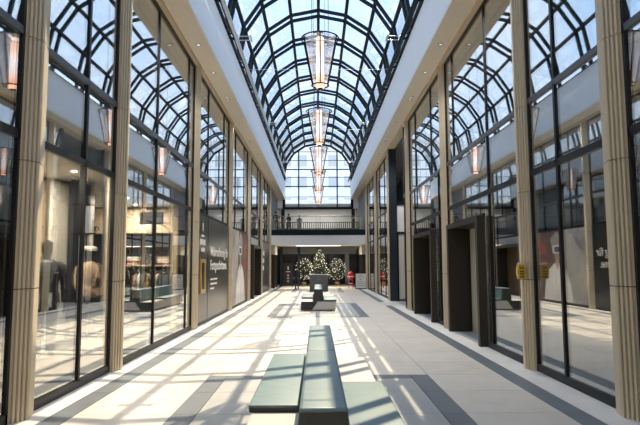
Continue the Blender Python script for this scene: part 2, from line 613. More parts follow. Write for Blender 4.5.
# gable glazing at the far end
gab = struct('window_90', 'arched gable window of the glass roof above the far bridge')
gy = Y1
gp = [(CX - 3.2, 7.35), (CX + 3.2, 7.35)] + [node(k, RV + 0.1) for k in range(NSEG + 1)]
def inside_half(z):
    if z <= ZC:
        return 3.25
    best = 0
    for k in range(NSEG // 2):
        x0, z0 = node(k)
        x1, z1 = node(k + 1)
        if z0 <= z <= z1:
            t = (z - z0) / (z1 - z0)
            best = x0 + t * (x1 - x0) - CX
    return best
def top_at(x):
    x = abs(x - CX)
    for k in range(NSEG // 2):
        x0, z0 = node(k)
        x1, z1 = node(k + 1)
        if x1 - CX <= x <= x0 - CX:
            t = (x - (x0 - CX)) / (x1 - x0)
            return z0 + t * (z1 - z0)
    return ZC
GV = [-3.2, -1.85, 0.0, 1.85, 3.2]
GH = [7.4, 8.4, 9.42, 10.3, 11.07, 11.95, 12.8]
for z in GH[1:]:
    h = inside_half(z) - 0.02
    t_ = 0.09 if z in (9.42, 11.07) else 0.045
    part('transom', MB().box((CX - h, gy - 0.05, z - t_ / 2), (CX + h, gy + 0.05, z + t_ / 2)), 'steel_dark', gab)
for x in (-1.85, 1.85):
    part('mullion', MB().box((CX + x - 0.06, gy - 0.07, 7.4), (CX + x + 0.06, gy + 0.07, top_at(CX + x))), 'steel_dark', gab)
part('mullion', MB().box((CX - 0.025, gy - 0.05, 7.4), (CX + 0.025, gy + 0.05, top_at(CX))), 'steel_dark', gab)
part('sill_beam', MB().box((CX - 3.3, gy - 0.15, 7.2), (CX + 3.3, gy + 0.15, 7.42)), 'steel_dark', gab)
zz = [7.42, 9.42, 11.07]
for i in range(len(GV) - 1):
    xa, xb = CX + GV[i], CX + GV[i + 1]
    for z0, z1 in ((7.42, 8.4), (8.4, 9.42), (9.42, 10.3)):
        part('pane', MB().box((xa + 0.03, gy - 0.01, z0 + 0.03), (xb - 0.03, gy + 0.01, z1 - 0.03)), 'roof_glass', gab)
for sx in (-1, 1):
    pts = [(CX, 10.33)] + [(CX + sx * (x - CX), z) for x, z in [node(k, RV - 0.05) for k in range(0, NSEG // 2 + 1)]]
    pts[1] = (pts[1][0], 10.33)
    part('pane', MB().prism(pts, lambda p: (p[0], gy - 0.01, p[1]), lambda p: (p[0], gy + 0.01, p[1])), 'roof_glass', gab)
for s in (-1, 1):
    part('jamb', MB().box((CX + s * 3.14, gy - 0.08, 7.2), (CX + s * 3.4, gy + 0.08, 10.3)), 'steel_dark', gab)
mb = MB()
mb.loft([[(o_[0], gy - 0.07, o_[1]), (o_[0], gy + 0.07, o_[1]), (i_[0], gy + 0.07, i_[1]), (i_[0], gy - 0.07, i_[1])] for o_, i_ in zip(offs(path, 0.1), offs(path, -0.1))])
part('arch', mb, 'steel_dark', gab)

# ------------------------------------------------------------------ columns
def col_section(s):
    """plan outline, x towards the aisle (p), y along the hall"""
    a, b = Vector((0.03, -0.22)), Vector((0.14, 0.0))
    d = (b - a)
    nrm = Vector((d.y, -d.x)).normalized()
    if nrm.x < 0:
        nrm = -nrm
    pts = [(-0.14, -0.22), tuple(a)]
    nf = 4
    for i in range(nf):
        t0 = i / nf
        u = 1.0 / nf
        for t, k in ((t0 + 0.06 * u, 0), (t0 + 0.14 * u, -0.08), (t0 + 0.44 * u, -0.08), (t0 + 0.56 * u, 0)):
            q = a + d * t + nrm * k
            pts.append((q.x, q.y))
    pts += [tuple(b), (0.14, 0.02), (0.06, 0.29), (-0.14, 0.29)]
    return pts
sec = col_section(1)
core = [(-0.14, -0.2), (-0.03, -0.18), (0.07, 0.02), (0.02, 0.26), (-0.14, 0.26)]
BH = 1.62
col_me = {}
for s in (-1, 1):
    f = lambda z: (lambda p: (s * (GX - p[0]), p[1], z))
    ordr = sec if s < 0 else sec[::-1]
    col_me[s] = (MB().prism(ordr, f(0.0), f(BH - 0.014)).mesh('block', 'stone'),
                 MB().prism(core if s < 0 else core[::-1], f(0.01), f(8.08)).mesh('core', 'joint'))
for s, ys in ((-1, COLS_L), (1, COLS_R)):
    for y in ys:
        t = thing('column', 'fluted beige stone column between shop windows on the ' + ('mannequin side' if s < 0 else 'dark portal side'), 'column', (0, y, 0), 'beige columns on the ' + ('mannequin side' if s < 0 else 'portal side'))
        obj('core', col_me[s][1], t)
        for k in range(5):
            obj('block', col_me[s][0], t, (0, 0, k * BH))

# ------------------------------------------------------------------ glazed bays
WN = [0]
def bay(s, y0, y1, low, high, label, portal=None, backing=None):
    WN[0] += 1
    r = struct('window_%d' % WN[0], label)
    X = s * (GX + 0.03)
    a, b = y0 + 0.29, y1 - 0.22
    fw = 0.032
    def bx(ya, yb, z0, z1, name, m='frame', d=0.035):
        part(name, MB().box((X - s * d, ya, z0), (X + s * (0.02 if name == 'transom' else 0.05), yb, z1)), m, r)
    bx(a - 0.02, a + 0.05, 0, 8.05, 'jamb')
    bx(b - 0.05, b + 0.02, 0, 8.05, 'jamb')
    segs = [(a, b)] if not portal else [(a, portal[0]), (portal[1], b)]
    for p, q in segs:
        bx(p, q, 0.0, 0.13, 'sill')
    bx(a, b, 3.50, 3.61, 'transom')
    bx(a, b, 4.85, 4.95, 'transom', 'frame_grey', 0.035)
    bx(a, b, 7.97, 8.07, 'head')
    for y in low:
        bx(y - fw, y + fw, 0.1, 4.9, 'mullion')
    for y in high:
        bx(y - fw, y + fw, 4.95, 8.0, 'mullion')
    def panes(z0, z1, cuts, p, q):
        e = [p] + [c for c in cuts if p + 0.1 < c < q - 0.1] + [q]
        for u, v in zip(e[:-1], e[1:]):
            part('pane', MB().box((X - 0.008, u + 0.02, z0), (X + 0.008, v - 0.02, z1)), 'shop_glass', r)
    if portal:
        for p, q in segs:
            if q - p > 0.3:
                panes(0.12, 3.52, low, p, q)
        bx(portal[0], portal[1], 3.0, 3.1, 'transom')
        panes(3.1, 3.52, [], portal[0], portal[1])
    else:
        panes(0.12, 3.52, low, a, b)
    panes(3.60, 4.86, low, a, b)
    panes(4.95, 7.98, high, a, b)
    return r

def portal(s, y0, y1, n, label, inner):
    r = struct('door_%d' % n, label)
    xo, xi = s * 3.66, s * 4.25
    part('jamb', MB().box((xo, y0, 0), (xi, y0 + 0.16, 3.03)), 'bronze', r)
    part('jamb', MB().box((xo, y1 - 0.16, 0), (xi, y1, 3.03)), 'bronze', r)
    part('lintel', MB().box((xo, y0 + 0.16, 2.90), (xi, y1 - 0.16, 3.03)), 'bronze', r)
    n_ = 3
    ww = (y1 - y0 - 0.32) / n_
    for i in range(n_):
        part('door_panel', MB().box((s * 4.30, y0 + 0.16 + i * ww + 0.01, 0), (s * 4.36, y0 + 0.16 + (i + 1) * ww - 0.01, 2.9)), inner, r)
    part('reveal', MB().box((xi, y0, 0), (s * 4.6, y0 + 0.1, 3.5)).box((xi, y1 - 0.1, 0), (s * 4.6, y1, 3.5)), 'bronze', r)
    return r

# left facade
L_ = COLS_L
bay(-1, -2.7, L_[0], [0.6], [0.6], 'dark glazed bay behind the viewer on the mannequin side')
bay(-1, L_[0], L_[1], [5.5], [5.5], 'tall dark glazed bay before the first mannequin window')
bay(-1, L_[1], L_[2], [8.9], [8.9], 'tall glazed bay showing the two dressed mannequins')
bay(-1, L_[2], L_[3], [12.85, 15.95], [12.85, 15.95], 'wide glazed bay showing warm lit shelves')
bay(-1, L_[3], L_[4], [18.9, 22.1], [18.9, 22.1], 'glazed bay above black panels with white lettering')
bay(-1, L_[4], L_[5], [25.3, 28.3], [25.3, 28.3], 'glazed bay with the headset poster')
bay(-1, L_[5], L_[6], [31.3, 35.8], [31.7, 34.7], 'glazed bay around the far brown portal', portal=(31.5, 35.6))
bay(-1, L_[6], L_[7], [39.4, 41.6], [39.4, 41.6], 'glazed bay with black panel and three white marks')
portal(-1, 31.5, 35.6, 11, 'bronze portal with brown doors past the headset poster', 'brown_panel')
# right facade
Q_ = COLS_R
bay(1, -2.7, Q_[0], [0.6], [0.6], 'dark glazed bay behind the viewer on the portal side')
bay(1, Q_[0], Q_[1], [5.45], [5.45], 'tall dark glazed bay beside the nearest column of the portal side')
bay(1, Q_[1], Q_[2], [8.95], [8.95], 'tall glazed bay reflecting the headset poster')
bay(1, Q_[2], Q_[3], [12.6], [12.6, 15.7], 'glazed bay around the large bronze portal', portal=(13.0, 16.1))
bay(1, Q_[3], Q_[4], [17.8, 22.2], [18.8, 21.8], 'glazed bay around the second bronze portal', portal=(18.4, 21.8))
bay(1, Q_[5], Q_[6], [32.1, 34.5], [32.1, 34.5], 'glazed bay past the dark pier of the side passage')
bay(1, Q_[6], Q_[7], [38.8, 41.2], [38.8, 41.2], 'glazed bay next to the white notice board')
portal(1, 13.0, 16.1, 12, 'large dark bronze portal with beige doors beside the yellow sign', 'door_beige')
portal(1, 18.4, 21.8, 13, 'second dark bronze portal toward the side passage', 'bronze')
# stub of facade past the fourth right column
r = struct('window_91', 'narrow glass return at the corner of the side passage')
part('jamb', MB().box((3.78, 24.45, 0), (3.92, 24.6, 8.05)), 'frame', r)
part('pane', MB().box((3.85, 23.84, 0.12), (3.87, 24.45, 8.0)), 'shop_glass', r)
part('transom', MB().box((3.78, 23.84, 3.5), (3.9, 24.45, 3.61)), 'frame', r)
part('transom', MB().box((3.74, 23.84, 4.84), (3.9, 24.45, 5.0)), 'frame_grey', r)
part('side_pane', MB().box((3.93, 24.51, 0.1), (9.0, 24.53, 8.0)), 'shop_glass', r)
part('sill', MB().box((3.78, 23.84, 0), (3.92, 24.45, 0.12)), 'frame', r)

# ------------------------------------------------------------------ side passage, right
r = struct('wall_passage', 'far wall of the side passage with dark pier and pale door')
part('pier', MB().box((3.72, 29.2, 0), (4.12, 29.36, ZS)), 'panel_navy', r)
part('door_leaf', MB().box((4.2, 29.3, 0.1), (4.95, 29.34, 3.5)), 'interior_light', r)
part('door_frame', MB().box((4.12, 29.26, 0), (4.2, 29.36, 3.6)).box((4.5, 29.26, 0), (4.56, 29.36, 3.6)).box((4.12, 29.26, 3.5), (6.3, 29.36, 3.62)), 'frame', r)
part('spandrel_panel', MB().box((4.12, 29.3, 3.62), (4.75, 29.36, 5.05)), 'white_plaster', r)
part('dark_infill', MB().box((4.75, 29.3, 3.62), (9.0, 29.36, 5.05)).box((4.95, 29.3, 0), (6.2, 29.36, 3.5)), 'interior_dark', r)
part('upper_frame', MB().box((4.12, 29.26, 5.05), (9.0, 29.36, 5.2)).box((4.12, 29.26, 6.6), (9.0, 29.36, 6.7)).box((4.5, 29.26, 5.05), (4.57, 29.36, ZS)), 'frame', r)
part('upper_pane', MB().box((4.12, 29.31, 5.2), (9.0, 29.33, ZS)), 'shop_glass', r)
part('lower_wall', MB().box((6.2, 29.3, 0), (9.0, 29.36, 3.62)), 'interior_dark', r)

# ------------------------------------------------------------------ shop interiors, left
def partition(y, s, m='interior_mid', z1=3.6):
    structm('wall_partition', MB().box((s * 4.0, y - 0.06, 0), (s * 9.0, y + 0.06, z1)), m, 'partition wall between two shops at the ' + ('mannequin' if s < 0 else 'portal') + ' side')
for y in (6.98, 17.05):
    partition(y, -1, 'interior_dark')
for y in (10.32, 16.8, 23.55):
    partition(y, 1)
structm('wall_display', MB().box((-5.5, 7.1, 0), (-5.4, 13.2, 3.6)), 'interior_warm', 'warm timber rear wall of the mannequin display')
structm('wall_shelves', MB().box((-7.0, 13.3, 2.85), (-6.9, 16.3, 3.6)), 'interior_warm', 'warm lit upper wall of the clothes shop')
structm('wall_shelves_low', MB().box((-7.0, 13.3, 0), (-6.9, 16.9, 2.85)), 'interior_dark', 'dark lower wall of the clothes shop')
structm('trim_3', MB().box((-5.38, 7.1, 0), (-4.0, 12.9, 0.48)), 'interior_mid', 'low display podium behind the mannequin window')
for (x, y, e) in ((-4.5, 8.0, 90), (-4.5, 10.0, 90), (-4.9, 14.0, 110), (-5.2, 15.6, 110)):
    d = tag(part('ceiling_spot', MB().lathe([(0.05, 3.60), (0.05, 3.62)], 16, (x, y, 0)), 'lamp_warm'), 'small round ceiling spot inside the shop with mannequins', 'lamp', 'ceiling spots in the mannequin shop')
    area('spot_light', (x, y, 3.58), 0.1, e * 0.6, (1, 0.87, 0.70), parent=None)

# curtains and dark boards behind the mannequins
def curtain(x, y0, y1, z0, z1, m, label, n=14, amp=0.035):
    mb = MB()
    a = [(x + amp * math.sin(i * 2.1), y0 + (y1 - y0) * i / n) for i in range(n + 1)]
    pts = a + [(p[0] - 0.015, p[1]) for p in reversed(a)]
    mb.prism(pts, lambda p: (p[0], p[1], z0), lambda p: (p[0], p[1], z1))
    return tag(part('curtain', mb, m), label, 'curtain')
curtain(-5.25, 10.7, 11.75, 0.48, 3.58, 'interior_light', 'pale hanging curtain behind the suited mannequin')
tag(part('display_board', MB().box((-4.98, 10.95, 0.48), (-4.90, 11.75, 3.6)), 'panel_navy'), 'tall navy board standing between the two mannequins', 'board')
tag(part('display_board', MB().box((-4.80, 12.2, 0.48), (-4.72, 12.85, 3.6)), 'panel_navy'), 'tall navy board beside the mannequin with white cap', 'board')

# mannequins ----------------------------------------------------------------
def ell(cx, cy, z, rx, ry, n=20, p=2.0):
    out_ = []
    for i in range(n):
        a = 2 * math.pi * i / n
        c_, s_ = math.cos(a), math.sin(a)
        out_.append((cx + rx * math.copysign(abs(c_) ** (2 / p), c_), cy + ry * math.copysign(abs(s_) ** (2 / p), s_), z))
    return out_
def head_mb(z, sc=1.0):
    mb = MB()
    prof = [(-0.02, 0.052, 0.055), (0.04, 0.052, 0.058), (0.06, 0.058, 0.075), (0.09, 0.066, 0.088), (0.13, 0.073, 0.094), (0.18, 0.078, 0.100), (0.23, 0.076, 0.100), (0.27, 0.066, 0.088), (0.295, 0.045, 0.06), (0.305, 0.015, 0.02)]
    mb.loft([ell(0, 0.01 if q > 0.05 else 0, z + q * sc, a * sc, b * sc, 16) for q, a, b in prof])
    return mb
def mannequin(loc, rz, name, label, jacket, trousers, open_jacket, capped):
    """dressed shop mannequin, faces local -y"""
    t = thing(name, label, 'mannequin', loc, None, rz)
    part('base_plate', MB().lathe([(0.17, 0.0), (0.17, 0.012), (0.16, 0.016)], 24), 'silver', t)
    hd = part('head', head_mb(1.50, 1.0), 'black_gloss', t, smooth=True)
    fm = MB()
    fm.loft([[(-0.008, -0.085, 1.655), (0.008, -0.085, 1.655), (0.006, -0.08, 1.70), (-0.006, -0.08, 1.70)], [(-0.014, -0.113, 1.64), (0.014, -0.113, 1.64), (0.006, -0.10, 1.70), (-0.006, -0.10, 1.70)]])
    part('nose', fm, 'black_gloss', hd)
    j = MB()
    prof = [(0.80, 0.205, 0.135), (0.90, 0.20, 0.13), (1.02, 0.178, 0.118), (1.12, 0.178, 0.118), (1.25, 0.20, 0.128), (1.36, 0.215, 0.125), (1.42, 0.205, 0.11), (1.46, 0.15, 0.09), (1.50, 0.085, 0.07)]
    j.loft([ell(0, 0, z, a, b, 24, 2.3) for z, a, b in prof])
    part('jacket', j, jacket, t, smooth=True)
    for sx in (-1, 1):
        a = MB()
        a.tube([(sx * 0.16, 0, 1.44), (sx * 0.215, 0.0, 1.40), (sx * 0.25, 0.012, 1.26), (sx * 0.265, 0.0, 1.10), (sx * 0.262, -0.045, 0.94), (sx * 0.258, -0.075, 0.84)], [0.05, 0.068, 0.062, 0.056, 0.047, 0.046], 14)
        sl = part('sleeve', a, jacket, t, smooth=True)
        h_ = MB()
        h_.loft([ell(sx * 0.257, -0.08, 0.85, 0.026, 0.03, 10), ell(sx * 0.256, -0.088, 0.80, 0.022, 0.044, 10), ell(sx * 0.254, -0.094, 0.755, 0.020, 0.046, 10)])
        for q in range(4):
            h_.tube([(sx * 0.254, -0.128 + q * 0.022, 0.76), (sx * 0.250, -0.130 + q * 0.022, 0.715), (sx * 0.240, -0.126 + q * 0.020, (0.675, 0.668, 0.670, 0.685)[q])], [0.0105, 0.0095, 0.008], 8)
        h_.tube([(sx * 0.252, -0.125, 0.81), (sx * 0.242, -0.150, 0.78), (sx * 0.236, -0.155, 0.745)], [0.012, 0.010, 0.008], 8)
        part('hand', h_, 'black_gloss', sl, smooth=True)
        lg = MB()
        lg.loft([ell(sx * 0.095, 0, 0.88, 0.105, 0.12, 16), ell(sx * 0.10, 0, 0.70, 0.092, 0.105, 16), ell(sx * 0.10, 0, 0.48, 0.074, 0.084, 16), ell(sx * 0.10, 0.01, 0.25, 0.066, 0.078, 16), ell(sx * 0.10, 0.01, 0.09, 0.066, 0.082, 16)])
        part('trouser_leg', lg, trousers, t, smooth=True)
        sh = MB().loft([ell(sx * 0.10, -0.04, 0.014, 0.045, 0.125, 14), ell(sx * 0.10, -0.04, 0.05, 0.045, 0.122, 14), ell(sx * 0.10, 0.0, 0.10, 0.038, 0.06, 14)])
        part('shoe', sh, 'black_gloss', t, smooth=True)
        lp = MB().prism([(sx * 0.012, 1.02), (sx * 0.075, 1.47), (sx * 0.125, 1.36), (sx * 0.085, 1.30)], lambda p: (p[0], -0.118 - (0.018 if p[1] < 1.4 else -0.035), p[1]), lambda p: (p[0], -0.127 - (0.018 if p[1] < 1.4 else -0.035), p[1]))
        part('lapel', lp, jacket, t)
    vm = MB().prism([(0.0, 1.02), (0.06, 1.48), (-0.06, 1.48)], lambda p: (p[0], -0.112 - (0.012 if p[1] < 1.4 else -0.035), p[1]), lambda p: (p[0], -0.123 - (0.012 if p[1] < 1.4 else -0.035), p[1]))
    part('shirt_front', vm, 'shirt' if not open_jacket else 'tan', t)
    if not open_jacket:
        part('pocket_square', MB().box((0.09, -0.137, 1.28), (0.14, -0.128, 1.31)), 'shirt', t)
        part('necktie', MB().prism([(-0.015, 1.46), (0.015, 1.46), (0.028, 1.08), (0, 1.04), (-0.028, 1.08)], lambda p: (p[0], -0.124 - (0.012 if p[1] < 1.4 else -0.035), p[1]), lambda p: (p[0], -0.132 - (0.012 if p[1] < 1.4 else -0.035), p[1])), 'suit_dark', t)
    else:
        for z in (0.9, 1.02, 1.14, 1.26):
            part('button', MB().box((-0.012, -0.150, z - 0.012), (0.012, -0.128, z + 0.012)), 'bark', t)
        for sx in (-1, 1):
            part('chest_pocket', MB().box((sx * 0.06, -0.150, 1.18), (sx * 0.15, -0.118, 1.30)), jacket, t)
            part('hip_pocket', MB().box((sx * 0.07, -0.150, 0.84), (sx * 0.17, -0.115, 0.98)), jacket, t)
    if capped:
        c_ = MB().loft([ell(0, -0.0, 1.715, 0.088, 0.108, 18), ell(0, -0.02, 1.735, 0.115, 0.140, 18), ell(0, -0.02, 1.765, 0.125, 0.145, 18), ell(0, 0.0, 1.80, 0.10, 0.12, 18), ell(0, 0.02, 1.815, 0.03, 0.04, 18)])
        cp = part('cap', c_, 'cap_white', t, smooth=True)
        part('peak', MB().loft([ell(0, -0.10, 1.712, 0.085, 0.085, 16), ell(0, -0.10, 1.724, 0.085, 0.085, 16)]), 'cap_white', cp)
    return t
mannequin((-4.31, 8.72, 0.50), R(40), 'mannequin', 'black headed mannequin in grey suit behind the shop window', 'suit', 'suit_dark', False, False)
mannequin((-4.57, 11.0, 0.48), R(55), 'mannequin', 'mannequin in tan button jacket and white flat cap', 'tan', 'suit_dark', True, True)
# scroll ornament hanging above the second mannequin
om = MB()
for k in range(4):
    a0 = k * math.pi / 2
    pts = []
    for i in range(15):
        t_ = i / 14
        rr = 0.16 * (1 - 0.75 * t_)
        a = a0 + t_ * 4.2
        cxx, cyy = 0.14 * math.cos(a0), 0.11 * math.sin(a0)
        pts.append((0, cxx + rr * math.cos(a) * 0.8, cyy + rr * math.sin(a) * 0.8))
    om.tube(pts, 0.016, 6)
om.torus((0, 0, 0), 0.04, 0.016, 14, 6)
om.tube([(0, 0, 0.15), (0, 0, 0.88)], 0.006, 6)
tag(part('scroll_ornament', om, 'black_gloss', None, True, loc=(-5.25, 12.85, 2.72)), 'black curled scroll ornament hanging above the white cap', 'ornament')
# shelf wall at the end of the clothes shop, seen through the wide window
structm('wall_shop_end', MB().box((-9.0, 16.9, 0), (-4.0, 17.0, 2.85)), 'interior_dark', 'dark end wall of the clothes shop below the warm header')
structm('trim_4', MB().box((-9.0, 16.3, 2.85), (-4.15, 17.0, 3.6)), 'interior_warm', 'warm lit header over the clothes shop shelf')
sh = thing('wall_shelf', 'long pale wall shelf in the warm lit clothes shop', 'shelf', (-5.3, 16.65, 0))
part('board', MB().box((-1.3, -0.22, 1.88), (1.05, 0.25, 1.92)), 'interior_warm', sh)
for x in (-1.1, 0, 0.9):
    part('bracket', MB().box((x - 0.02, -0.16, 1.85), (x + 0.02, 0.25, 1.88)).box((x - 0.02, 0.2, 1.65), (x + 0.02, 0.25, 1.85)), 'black_matte', sh)
fcol = (('shirt', 'white'), ('tan', 'tan'), ('poster_flower', 'dark red'), ('cap_white', 'cream'))
for i, x in enumerate((-6.2, -5.55, -4.65)):
    for k in range(4):
        fm_, fn_ = fcol[(i + k) % 4]
        tag(part('folded_shirt', MB().box((x - 0.17, 16.5, 1.922 + k * 0.06), (x + 0.17, 16.8, 1.98 + k * 0.06)), fm_, bevel=0.015), 'folded %s garment in the pile %s the wall shelf' % (fn_, ('at the inner end of', 'at the middle of', 'at the window end of')[i]), 'clothing', 'folded garments on the wall shelf')
rl = thing('clothes_rail', 'black clothes rail below the wall shelf', 'clothes rail', (-4.85, 16.5, 0))
part('bar', MB().tube([(-0.75, 0, 1.72), (0.55, 0, 1.72)], 0.018, 8), 'black_matte', rl)
for x in (-0.74, 0.54):
    part('upright', MB().tube([(x, 0, 0.0), (x, 0, 1.72)], 0.018, 8), 'black_matte', rl)
    part('foot', MB().box((x - 0.02, -0.22, 0.0), (x + 0.02, 0.22, 0.03)), 'black_matte', rl)
gm = MB()
gm.loft([ell(0, 0, 0.95, 0.035, 0.21, 14), ell(0, 0, 1.42, 0.035, 0.20, 14), ell(0, 0, 1.58, 0.03, 0.19, 14), ell(0, 0, 1.66, 0.02, 0.06, 14)])
hk = MB().tube([(0, 0, 1.65), (0, 0, 1.69), (0, 0, 1.702)], 0.006, 6)
gcols = [('poster_skin', 'salmon'), ('shirt', 'white'), ('suit', 'grey'), ('tan', 'tan'), ('poster_flower', 'dark red'), ('cap_white', 'cream'), ('suit_dark', 'charcoal'), ('navy_cloth', 'navy'), ('olive_cloth', 'olive')]
for k in range(9):
    g = thing('hanging_garment', '%s garment hanging on the clothes rail below the shelf' % gcols[k][1], 'clothing', (-5.45 + k * 0.13, 16.5, 0), 'garments on the clothes rail')
    part('cloth', gm, gcols[k][0], g, smooth=True)
    part('hanger_hook', hk, 'silver', g)
hs = thing('hanging_board', 'dark hanging board below the ceiling of the clothes shop', 'board', (-4.72, 15.6, 0))
part('panel', MB().box((-0.36, -0.03, 3.05), (0.3, 0.03, 3.4)), 'suit_dark', hs)
for x in (-0.25, 0.2):
    part('rod', MB().tube([(x, 0, 3.4), (x, 0, 3.62)], 0.01, 6), 'black_matte', hs)
tag(part('timber_post', MB().box((-4.28, 16.1, 0), (-4.12, 16.26, 3.62)), 'interior_warm', bevel=0.01), 'pale timber post inside the window of the clothes shop', 'post')

# black printed boards with lettering, left bay 5
LT = (R(90), 0, R(90))
def board(y0, y1, label, m='print_black', z1=3.5):
    r_ = thing('sign_board', label, 'sign', (-3.80, (y0 + y1) / 2, 0))
    part('panel', MB().box((-0.025, y0 - (y0 + y1) / 2, 0.12), (0.0, y1 - (y0 + y1) / 2, z1)), m, r_)
    return r_
b1 = board(17.2, 18.87, 'narrow black board with gold frame and small white marks')
part('mark', MB().box((0, -0.05, 3.0), (0.006, 0.03, 3.26)), 'white_print', b1)
part('mark', MB().box((0, -0.22, 2.82), (0.006, 0.22, 2.88)), 'white_print', b1)
for k in range(5):
    part('mark', MB().box((0, -0.42 + k * 0.17, 2.55 + 0.02 * (k % 2)), (0.006, -0.30 + k * 0.17, 2.74)), 'white_print', b1)
    if k:
        part('mark', MB().box((0, -0.38 + k * 0.14, 2.34), (0.006, -0.28 + k * 0.14, 2.48 - 0.02 * (k % 3))), 'white_print', b1)
gf = part('gold_frame', MB().box((0, -0.36, 1.0), (0.04, 0.36, 1.12)).box((0, -0.36, 1.98), (0.04, 0.36, 2.1)).box((0, -0.36, 1.12), (0.04, -0.25, 1.98)).box((0, 0.25, 1.12), (0.04, 0.36, 1.98)), 'gold', b1)
part('frame_insert', MB().box((0, -0.25, 1.12), (0.015, 0.25, 1.98)), 'black_gloss', gf)
b2 = board(18.93, 23.36, 'wide black board with large white two line German slogan')
yc = (18.93 + 23.36) / 2
text('lettering', 'Wahrnehmung für', 0.50, 'white_print', b2, (0.003, 19.35 - yc, 2.22), LT, sx=1.0)
text('lettering', 'Fortgeschrittene.', 0.50, 'white_print', b2, (0.003, 19.35 - yc, 1.74), LT, sx=1.0)
for k, (ln) in enumerate((1.3, 1.25, 0.7)):
    part('small_print', MB().box((0, 19.4 - yc, 1.38 - k * 0.16), (0.005, 19.4 - yc + ln, 1.44 - k * 0.16)), 'white_print', b2)
b3 = board(37.0, 43.25, 'far black board with three white square marks')
for k, z in enumerate((2.55, 2.05, 1.55)):
    part('mark', MB().box((0, -2.2, z), (0.006, -1.1 - 0.2 * k, z + 0.3)), 'white_print', b3)

# poster of a figure with a headset
ps = thing('wall_poster', 'large poster of a white shirted figure wearing a headset', 'poster', (-3.80, 26.83, 0))
part('sheet', MB().box((-0.025, -2.9, 0.12), (0, 2.9, 3.5)), 'poster_red', ps)
def blob(name, pts, m, h):
    part(name, MB().prism(pts, lambda p: (h - 0.004, p[0], p[1]), lambda p: (h, p[0], p[1])), m, ps)
def oval(cy_, cz, ry, rz, n=18, jit=0.0):
    return [(cy_ + ry * math.cos(2 * math.pi * i / n) * (1 + random.uniform(-jit, jit)), cz + rz * math.sin(2 * math.pi * i / n) * (1 + random.uniform(-jit, jit))) for i in range(n)]
blob('backdrop', [(-2.9, 0.12), (-0.9, 0.12), (-0.5, 3.5), (-2.9, 3.5)], 'poster_grey', 0.004)
for (a, b, c_) in ((1.7, 2.6, 0.45), (2.3, 2.0, 0.4), (1.5, 1.9, 0.32), (2.2, 2.95, 0.3), (2.5, 1.3, 0.25)):
    blob('flower', oval(a, b, c_, c_ * 0.8, 14, 0.25), 'poster_flower', 0.007)
blob('hair_print', oval(0.1, 2.95, 0.62, 0.48, 20, 0.12), 'poster_hair', 0.009)
blob('face_print', oval(-0.02, 2.5, 0.36, 0.50), 'poster_skin', 0.012)
blob('neck_print', [(-0.2, 1.7), (0.22, 1.7), (0.22, 2.2), (-0.2, 2.2)], 'poster_skin', 0.011)
blob('shirt_print', [(-1.5, 0.13), (1.7, 0.13), (1.45, 1.1), (0.95, 1.65), (0.3, 1.95), (0.0, 1.62), (-0.3, 1.95), (-0.9, 1.6), (-1.3, 1.0)], 'poster_cloth', 0.013)
blob('headset_print', [(-0.52, 2.40), (0.45, 2.40), (0.52, 2.55), (0.50, 2.80), (-0.48, 2.82), (-0.58, 2.6)], 'white_print', 0.016)
blob('lens_print', [(-0.40, 2.47), (0.28, 2.47), (0.28, 2.73), (-0.40, 2.73)], 'suit', 0.018)

# ------------------------------------------------------------------ shop interiors, right
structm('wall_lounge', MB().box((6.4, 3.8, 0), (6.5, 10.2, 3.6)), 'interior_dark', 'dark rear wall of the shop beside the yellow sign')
def curtain_r(x, y0, y1, m, label):
    c_ = curtain(x, y0, y1, 0.05, 3.58, m, label, 12, 0.03)
    return c_
curtain_r(4.9, 7.9, 8.6, 'door_beige', 'tall beige curtain hanging behind the portal side window')
curtain_r(4.55, 12.25, 12.8, 'door_beige', 'narrow beige curtain next to the large bronze portal')
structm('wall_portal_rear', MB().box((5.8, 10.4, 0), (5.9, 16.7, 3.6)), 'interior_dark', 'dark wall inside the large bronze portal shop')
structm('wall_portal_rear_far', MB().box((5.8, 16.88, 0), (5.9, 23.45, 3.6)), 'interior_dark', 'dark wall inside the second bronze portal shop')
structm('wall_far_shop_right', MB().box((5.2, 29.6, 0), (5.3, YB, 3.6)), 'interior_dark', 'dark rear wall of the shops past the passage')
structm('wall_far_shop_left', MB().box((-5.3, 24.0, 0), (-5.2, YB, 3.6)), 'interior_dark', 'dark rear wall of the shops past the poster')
# brass door handle seen in the second portal
hd = thing('pull_handle', 'long yellow brass pull handle in the second bronze portal', 'handle', (4.28, 20.8, 0))
part('bar', MB().tube([(-0.06, 0, 0.7), (-0.06, 0, 2.0)], 0.03, 10), 'gold', hd, smooth=True)
for z in (0.85, 1.85):
    part('standoff', MB().tube([(-0.06, 0, z), (0.02, 0, z)], 0.018, 8), 'gold', hd)

# yellow sign on the second right column
ys_ = thing('column_sign', 'small yellow notice box with dark lines on the stone column', 'sign', (3.645, 10.2, 1.63), None, 0)
ys_.scale = (0.8, 1, 0.92)
part('box', MB().prism([(-0.085, 0.0), (0.085, 0.0), (0.085, 0.06), (0.1, 0.08), (0.1, 0.2), (0.085, 0.22), (0.085, 0.28), (-0.085, 0.28), (-0.085, 0.22), (-0.1, 0.2), (-0.1, 0.08), (-0.085, 0.06)], lambda p: (p[0], -0.03, p[1]), lambda p: (p[0], 0.05, p[1])), 'yellow', ys_)
part('cap', MB().box((-0.06, -0.025, 0.28), (0.06, 0.045, 0.32)), 'white_print', ys_)
for z, h_ in ((0.20, 0.05), (0.135, 0.05), (0.085, 0.045), (0.03, 0.05)):
    part('line', MB().box((-h_, -0.034, z), (h_, -0.03, z + 0.026)), 'bark', ys_)

